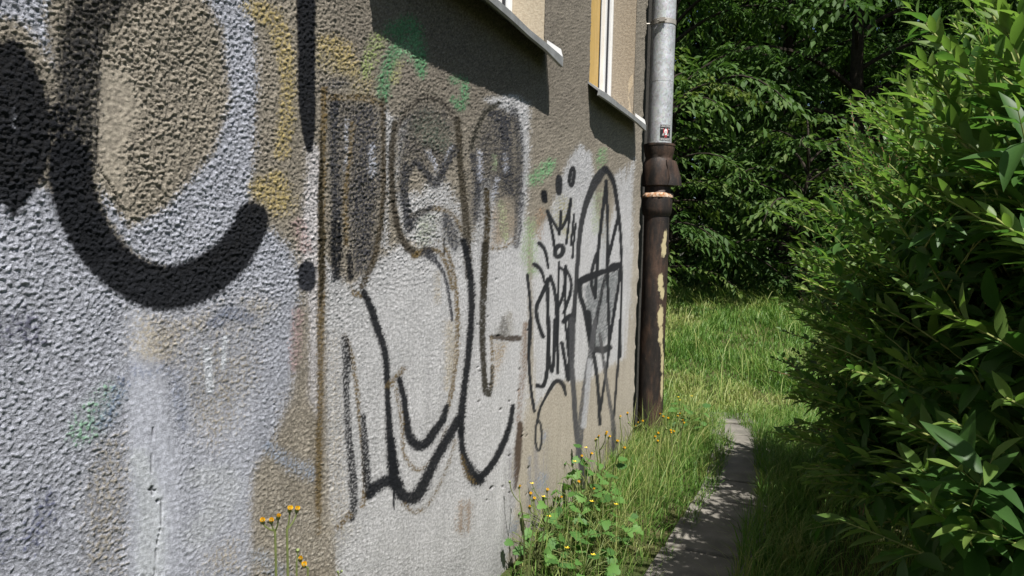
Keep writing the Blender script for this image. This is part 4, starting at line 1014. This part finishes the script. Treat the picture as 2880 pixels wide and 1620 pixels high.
# the wood behind, one mass
nw = 60000
P = np.stack([rng.uniform(-16, 24, nw), rng.uniform(25, 31, nw), 0 * np.zeros(nw)], -1)
P[:, 2] = .7 + rng.uniform(0, 1, nw) ** .9 * (13 + 2.5 * perlin(P[:, 0] * .25, P[:, 0] * 0, 21))
me = leaves_mesh('wood', T_TREE, P, rng.normal(0, 1, (nw, 3)), rng.normal(0, .6, (nw, 3)) + np.array([0, -.3, .8]), rng.uniform(.5, .85, nw), np.clip(rng.normal(.3, .15, nw), 0, 1), M['leaf_t'])
tag(link(bpy.data.objects.new('far_wood', me)), 'dark wood closing the view behind the trees', 'wood', kind='stuff')
# undergrowth at the trees' feet
nu = 14000
P = np.stack([rng.uniform(-7, 12, nu), rng.uniform(16.3, 20.5, nu), np.zeros(nu)], -1); P[:, 2] = ground_z(P[:, 0], P[:, 1]) + rng.uniform(0, 1, nu) ** 1.3 * (1.0 + .7 * perlin(P[:, 0] * .8, P[:, 1] * .8, 23))
me = leaves_mesh('undergrowth', T_TREE, P, rng.normal(0, 1, (nu, 3)), rng.normal(0, .5, (nu, 3)) + np.array([0, -.2, 1.]), rng.uniform(.10, .2, nu), np.clip(rng.normal(.3, .15, nu), 0, 1), M['leaf_t'])
tag(link(bpy.data.objects.new('undergrowth', me)), 'dark leafy undergrowth along the foot of the trees', 'undergrowth', kind='stuff')

# ------------------------------------------------------------------ grass
def blades(name, P, h, w, rnd, lean=.5, dirs=None, mat='grass'):
    n = len(P); az = rng.uniform(0, 2 * np.pi, n) if dirs is None else dirs
    d = np.stack([np.cos(az), np.sin(az), np.zeros(n)], -1); wd = np.stack([-np.sin(az + .6), np.cos(az + .6), np.zeros(n)], -1)
    le = np.abs(rng.normal(lean, .25, n)); V = []
    for t_, ww in ((0, 1), (.38, .9), (.72, .6)):
        c = P + d * (h * le * t_ ** 1.9)[:, None]; c[:, 2] += h * (t_ - .30 * le * t_ * t_)
        V += [c - wd * (w * ww)[:, None] / 2, c + wd * (w * ww)[:, None] / 2]
    c = P + d * (h * le)[:, None]; c[:, 2] += h * (1 - .42 * le); V.append(c)
    V = np.stack(V, 1); off = (np.arange(n) * 7)[:, None, None]
    Q = np.array([(0, 1, 3, 2), (2, 3, 5, 4)]); T = np.array([(4, 5, 6)])
    r = np.clip(rnd[:, None] + np.array([-.15, -.15, 0, 0, .06, .06, .12])[None], 0, 1)
    return np_mesh(name, V.reshape(-1, 3), [(T[None] + off).reshape(-1, 3), (Q[None] + off).reshape(-1, 4)], M[mat], {'rnd': r.ravel()})

def scatter(n, x0, x1, y0, y1, keepf):
    x = rng.uniform(x0, x1, n); y = rng.uniform(y0, y1, n); k = keepf(x, y); x, y = x[k], y[k]
    return np.stack([x, y, ground_z(x, y) - .01], -1)
on_path = lambda x, y: np.abs(x - path_x(y)) < np.where(y < 7.3, np.interp(y, [3.6, 5.1, 6.6], [.17, .13, .085]) + .05 * perlin(x * 0 + y * 2.3, y * 0, 31), -1)
# lawn
def in_view(x, y, mrg=.25):
    px, py, d = project(np.stack([x, y, ground_z(x, y) + .1], -1)); return (px > 1780 - 2880 * mrg) & (px < 2500)
dens = lambda y: np.clip(7.5 / y, 0, 1) ** 1.0
P = scatter(120000, -5.5, 3.2, 7.0, 17.3, lambda x, y: in_view(x, y) & ~on_path(x, y) & (rng.random(len(x)) < dens(y)) & ~((x < -.05) & (y < 7.2)))
dry = smooth(-.15, .45, perlin(P[:, 0] * .55, P[:, 1] * .55, 33) + .35 * perlin(P[:, 0] * 2, P[:, 1] * 2, 34))
tall = smooth(.0, .5, perlin(P[:, 0] * .8 + 5, P[:, 1] * .8, 35)) * (1 - dry) + smooth(14.5, 16.5, P[:, 1]) * .8
h = (.09 + .17 * tall) * (1 + .5 * perlin(P[:, 0] * 3, P[:, 1] * 3, 53)) * rng.uniform(.6, 1.4, len(P)); w = .004 + .0009 * P[:, 1] * rng.uniform(.6, 1.2, len(P))
tag(link(bpy.data.objects.new('grass', blades('grass', P, h, w * .9, np.clip(  .40 + .40 * dry + .22 * perlin(P[:, 0] * 2.2, P[:, 1] * 2.2, 54) + rng.normal(0, .15, len(P)), 0, 1), .55))), 'sunny rough lawn with dry yellowish patches beyond the pipe', 'grass', kind='stuff')
# long seeding stalks over the lawn
P2 = scatter(2600, -5, 3, 7.2, 17.5, lambda x, y: in_view(x, y) & ~on_path(x, y) & (perlin(x * .9, y * .9, 37) > -.1))
tag(link(bpy.data.objects.new('grass', blades('grass', P2, rng.uniform(.3, .62, len(P2)), .004 + .0006 * P2[:, 1], np.clip(rng.normal(.82, .12, len(P2)), 0, 1), .75, rng.normal(2.7, .8, len(P2))))), 'long pale grass stalks arching over the lawn', 'grass', kind='stuff')
# strip along the wall and both sides of the path
P3 = scatter(95000, .02, 3.2, 1.2, 7.6, lambda x, y: ~on_path(x, y) & (((x <= .90) & (rng.random(len(x)) < np.clip(.26 + .35 * smooth(3.6, 5.0, y), 0, 1) * np.where(x < .08, .6, 1))) | ((x > .95) & (rng.random(len(x)) < np.where(x < 1.45, .62, .25)))))
h3 = np.where(P3[:, 0] < .85, rng.uniform(.08, .26, len(P3)) * (.7 + .5 * smooth(4, 5.5, P3[:, 1])), rng.uniform(.10, .30, len(P3)))
h3 = h3 * np.where(P3[:, 0] < .85, .62, 1.0) * (1 + .55 * perlin(P3[:, 0] * 4, P3[:, 1] * 4, 52))
tag(link(bpy.data.objects.new('grass', blades('grass', P3, h3, rng.uniform(.003, .007, len(P3)), np.clip(rng.normal(.40, .18, len(P3)) + .55 * smooth(.15, .6, perlin(P3[:, 0] * 5, P3[:, 1] * 5, 51)), 0, 1), .55))), 'tufts of grass along the wall foot and both edges of the path', 'grass', kind='stuff')
# straw stalks at the wall foot
P4 = scatter(2000, .03, .60, 3.35, 6.9, lambda x, y: rng.random(len(x)) < .5)
tag(link(bpy.data.objects.new('grass', blades('grass', P4, rng.uniform(.20, .50, len(P4)), rng.uniform(.002, .0045, len(P4)), np.clip(rng.normal(.78, .18, len(P4)), 0, 1), .45))), 'thin straw stalks standing before the wall', 'grass', kind='stuff')

# ------------------------------------------------------------------ wild flowers
def flower_head(p, d, r, openness):
    """returns (bud MB, petal MB): a small green cup with a brush of yellow rays"""
    d = np.asarray(d, float); d /= np.linalg.norm(d); a = np.cross(d, [.3, .2, .9]); a /= np.linalg.norm(a); b = np.cross(d, a)
    bud = MB(); bud.tube([p - d * r * 1.5, p - d * r * .9, p - d * r * .2, p + d * r * .4], [r * .35, r * .75, r * .72, r * .55], 8)
    pet = MB()
    for ring_, (n, sp, ln) in enumerate(((12, .55 * openness, 1.1), (9, .32 * openness, 1.25), (5, .1 * openness, 1.3))):
        for k in range(n):
            an = 2 * math.pi * k / n + ring_; o_ = math.cos(an) * a + math.sin(an) * b; tv = -math.sin(an) * a + math.cos(an) * b
            r_ = r * random.uniform(.85, 1.15)
            b0 = p + d * r * .2 + o_ * r * .35; e = b0 + d * r_ * ln * math.cos(sp) + o_ * r_ * ln * math.sin(sp)
            w = r * .20
            pet.add([b0 - tv * w * .6, b0 + tv * w * .6, e + tv * w, e + d * w * .5, e - tv * w], [(0, 1, 2, 3, 4)])
    return bud, pet

def hawkweed(label, base, h, heads, group=None, r=.007, leanv=(0, 0), buds=2):
    root = thing('hawkweed', label, 'wildflower', tuple(base), group); base = np.array(base, float)
    st_ = MB(); top = base + np.array([leanv[0] * h, leanv[1] * h, h])
    mid = base + np.array([leanv[0] * h * .3 + random.uniform(-.015, .015), leanv[1] * h * .3, h * .55])
    main = bez(base, mid, base + (top - base) * .80, 8); st_.tube(main, list(np.linspace(r * .55, r * .38, 8)), 6)
    hub = main[-1]; hs = []
    for (dx, dy, dz, op) in heads:
        p = hub + np.array([dx, dy, dz]); st_.tube(bez(hub, hub + np.array([dx * .9, dy * .9, dz * .35]), p, 6), r * .28, 5)
        hs.append((p, np.array([dx, dy, max(dz, .02)]) * .5 + np.array([0.1, -.1, .12]), op))
    st_.build('stem', M['weed_stem'], root, True)
    for p, d, op in hs:
        bu, pe = flower_head(p, d, r, op)
        bo = bu.build('flower_head', M['bud'], root, True)
        if op > 0: pe.build('petals', M['petal'], bo)
    return root
def wall_pt(ox, oy, x):
    d = ray(ox * 1.118, oy * 1.118); return CAM + d * ((x - CAM[0]) / d[0])
p = wall_pt(692, 1340, .10)
for k, (dx, lab) in enumerate(((-.012, 'taller hawkweed stem with a cluster of five yellow heads before the wall at lower left'), (.010, 'second hawkweed stem rising close behind the clustered yellow heads'))):
    hk = hawkweed(lab, (.11 + .02 * k, p[1] + dx, 0), (p[2] + .01) / .80, [(-.022, -.022, .030, .8), (-.006, -.008, .028, .7), (.012, -.002, .040, .5)] if k == 0 else [(.004, .006, .052, .9), (.01, .028, .045, .8)], r=.0080)
p = wall_pt(735, 1410, .10)
hawkweed('low hawkweed stem with one closed bud beside the tall yellow cluster', (.115, p[1], 0), (p[2]) / .80, [(0, .004, .03, 0)], r=.0075)
p = wall_pt(748, 1432, .10)
hawkweed('low hawkweed with a single open yellow head right of the tall cluster', (.12, p[1] + .02, 0), (p[2] + .0) / .80, [(-.004, -.012, .012, 1.0), (-.01, -.02, .03, .6)], r=.0080)
# greenish blob stem at the bottom edge
p = wall_pt(838, 1440, .1); hawkweed('budding hawkweed tip at the lower frame edge before the silver wall', (.12, p[1], 0), p[2] / .8, [(.01, .0, .01, 0), (-.01, .01, .0, 0)], r=.005)
k = 0
for i in range(17):
    y = random.uniform(3.3, 6.2); x = .06 + random.uniform(0, .12) + .42 * random.random() * min(1, max(0, (y - 3.6) / 1.2))
    hh = random.uniform(.28, .55)
    nh = random.randint(2, 4)
    heads = [(random.uniform(-.05, .05), random.uniform(-.06, .06), random.uniform(.03, .12), random.choice([0, .5, .9, .9])) for _ in range(nh)]
    hawkweed('thin branching hawkweed with small yellow heads in the weeds along the wall', (x, y, -.01), hh, heads, 'hawkweeds along the foot of the wall', r=.0085, leanv=(random.uniform(-.1, .25), random.uniform(-.25, .15)))

# celandine: lobed leaves on stalks
def lobed():
    pts = []; n = 5
    out = [(0, 0), (.10, .16), (.02, .34), (.22, .30), (.30, .50), (.46, .36), (.62, .46), (.72, .26), (.92, .22), (1.0, 0)]
    up = [(x, y, -.20 * x * x + .10 * y) for x, y in out]; dn = [(x, -y, -.20 * x * x + .10 * y) for x, y in out[1:-1]]
    V = up + dn; c = [(.15, 0, .0), (.45, 0, -.04), (.75, 0, -.11)]; b = len(V); V += c
    L = lambda i: 10 + i - 1
    T = [(0, b, 1), (1, b, 2), (2, b, 3), (3, b, b + 1), (3, b + 1, 4), (4, b + 1, 5), (5, b + 1, b + 2), (5, b + 2, 6), (6, b + 2, 7), (7, b + 2, 8), (8, b + 2, 9)]
    T2 = []
    for t3 in T: T2.append(tuple(L(i) if 1 <= i <= 8 else i for i in t3)[::-1])
    return np.array(V, float), np.array(T + T2), np.zeros((0, 4), int)
T_LOBE = lobed()
lobe_meshes = [np_mesh('leaf', T_LOBE[0] * np.array([1, 1, .5 + .5 * k]), [T_LOBE[1]], M['leaf_w'], {'rnd': np.full(len(T_LOBE[0]), .15 + .17 * k)}) for k in range(5)]
def celandine(base, n, hgt, lsz):
    root = thing('celandine', 'leafy green celandine clump with lobed leaves at the wall foot', 'weed', tuple(base), 'celandine clumps between wall and path'); base = np.array(base, float)
    st_ = MB()
    for i in range(n):
        az = i * 2.4 + random.uniform(-.4, .4); f = (i + .5) / n; rad = .05 + .16 * random.random(); z = hgt * (.25 + .75 * f * random.uniform(.8, 1.1))
        e = base + np.array([math.cos(az) * rad, math.sin(az) * rad, z]); st_.tube(bez(base, base + np.array([0, 0, z * .7]), e, 6), .0022, 5)
        o = bpy.data.objects.new('leaf', lobe_meshes[random.randrange(5)])
        d = np.array([[math.cos(az), math.sin(az), random.uniform(-.25, .35)]]); nv = np.array([[.35, -.25, 1.]]) + rng.normal(0, .3, (1, 3)); D, B, N = frames(d, nv); s_ = lsz * random.uniform(.7, 1.2)
        mm = np.eye(4); mm[:3, 0] = D[0] * s_; mm[:3, 1] = B[0] * s_; mm[:3, 2] = N[0] * s_; mm[:3, 3] = e - base
        link(o, root); o.matrix_basis = Matrix(mm.tolist())
    st_.build('stem', M['weed_stem'], root, True)
    for j in range(random.randint(1, 3)):
        p = base + np.array([random.uniform(-.1, .1), random.uniform(-.1, .1), hgt * random.uniform(1.0, 1.25)]); pe = MB()
        for kk in range(4):
            a = kk * math.pi / 2; pe.add([p, p + np.array([.009 * math.cos(a - .5), .009 * math.sin(a - .5), .003]), p + np.array([.014 * math.cos(a), .014 * math.sin(a), .005]), p + np.array([.009 * math.cos(a + .5), .009 * math.sin(a + .5), .003])], [(0, 1, 2, 3)])
        fo = pe.build('flower', M['petal'], root); MB().tube([base + np.array([0, 0, hgt * .3]), p], .0016, 5).build('flower_stalk', M['weed_stem'], fo, off=base)
for (x, y, n, hg, ls) in ((.12, 3.75, 26, .30, .085), (.25, 3.62, 22, .22, .08), (.22, 4.05, 28, .36, .085), (.38, 3.85, 24, .24, .08), (.18, 4.4, 24, .38, .085), (.12, 3.5, 18, .18, .075), (.38, 6.55, 24, .30, .09), (.40, 3.45, 20, .16, .075)):
    celandine((x, y, -.01), n, hg, ls * .82)
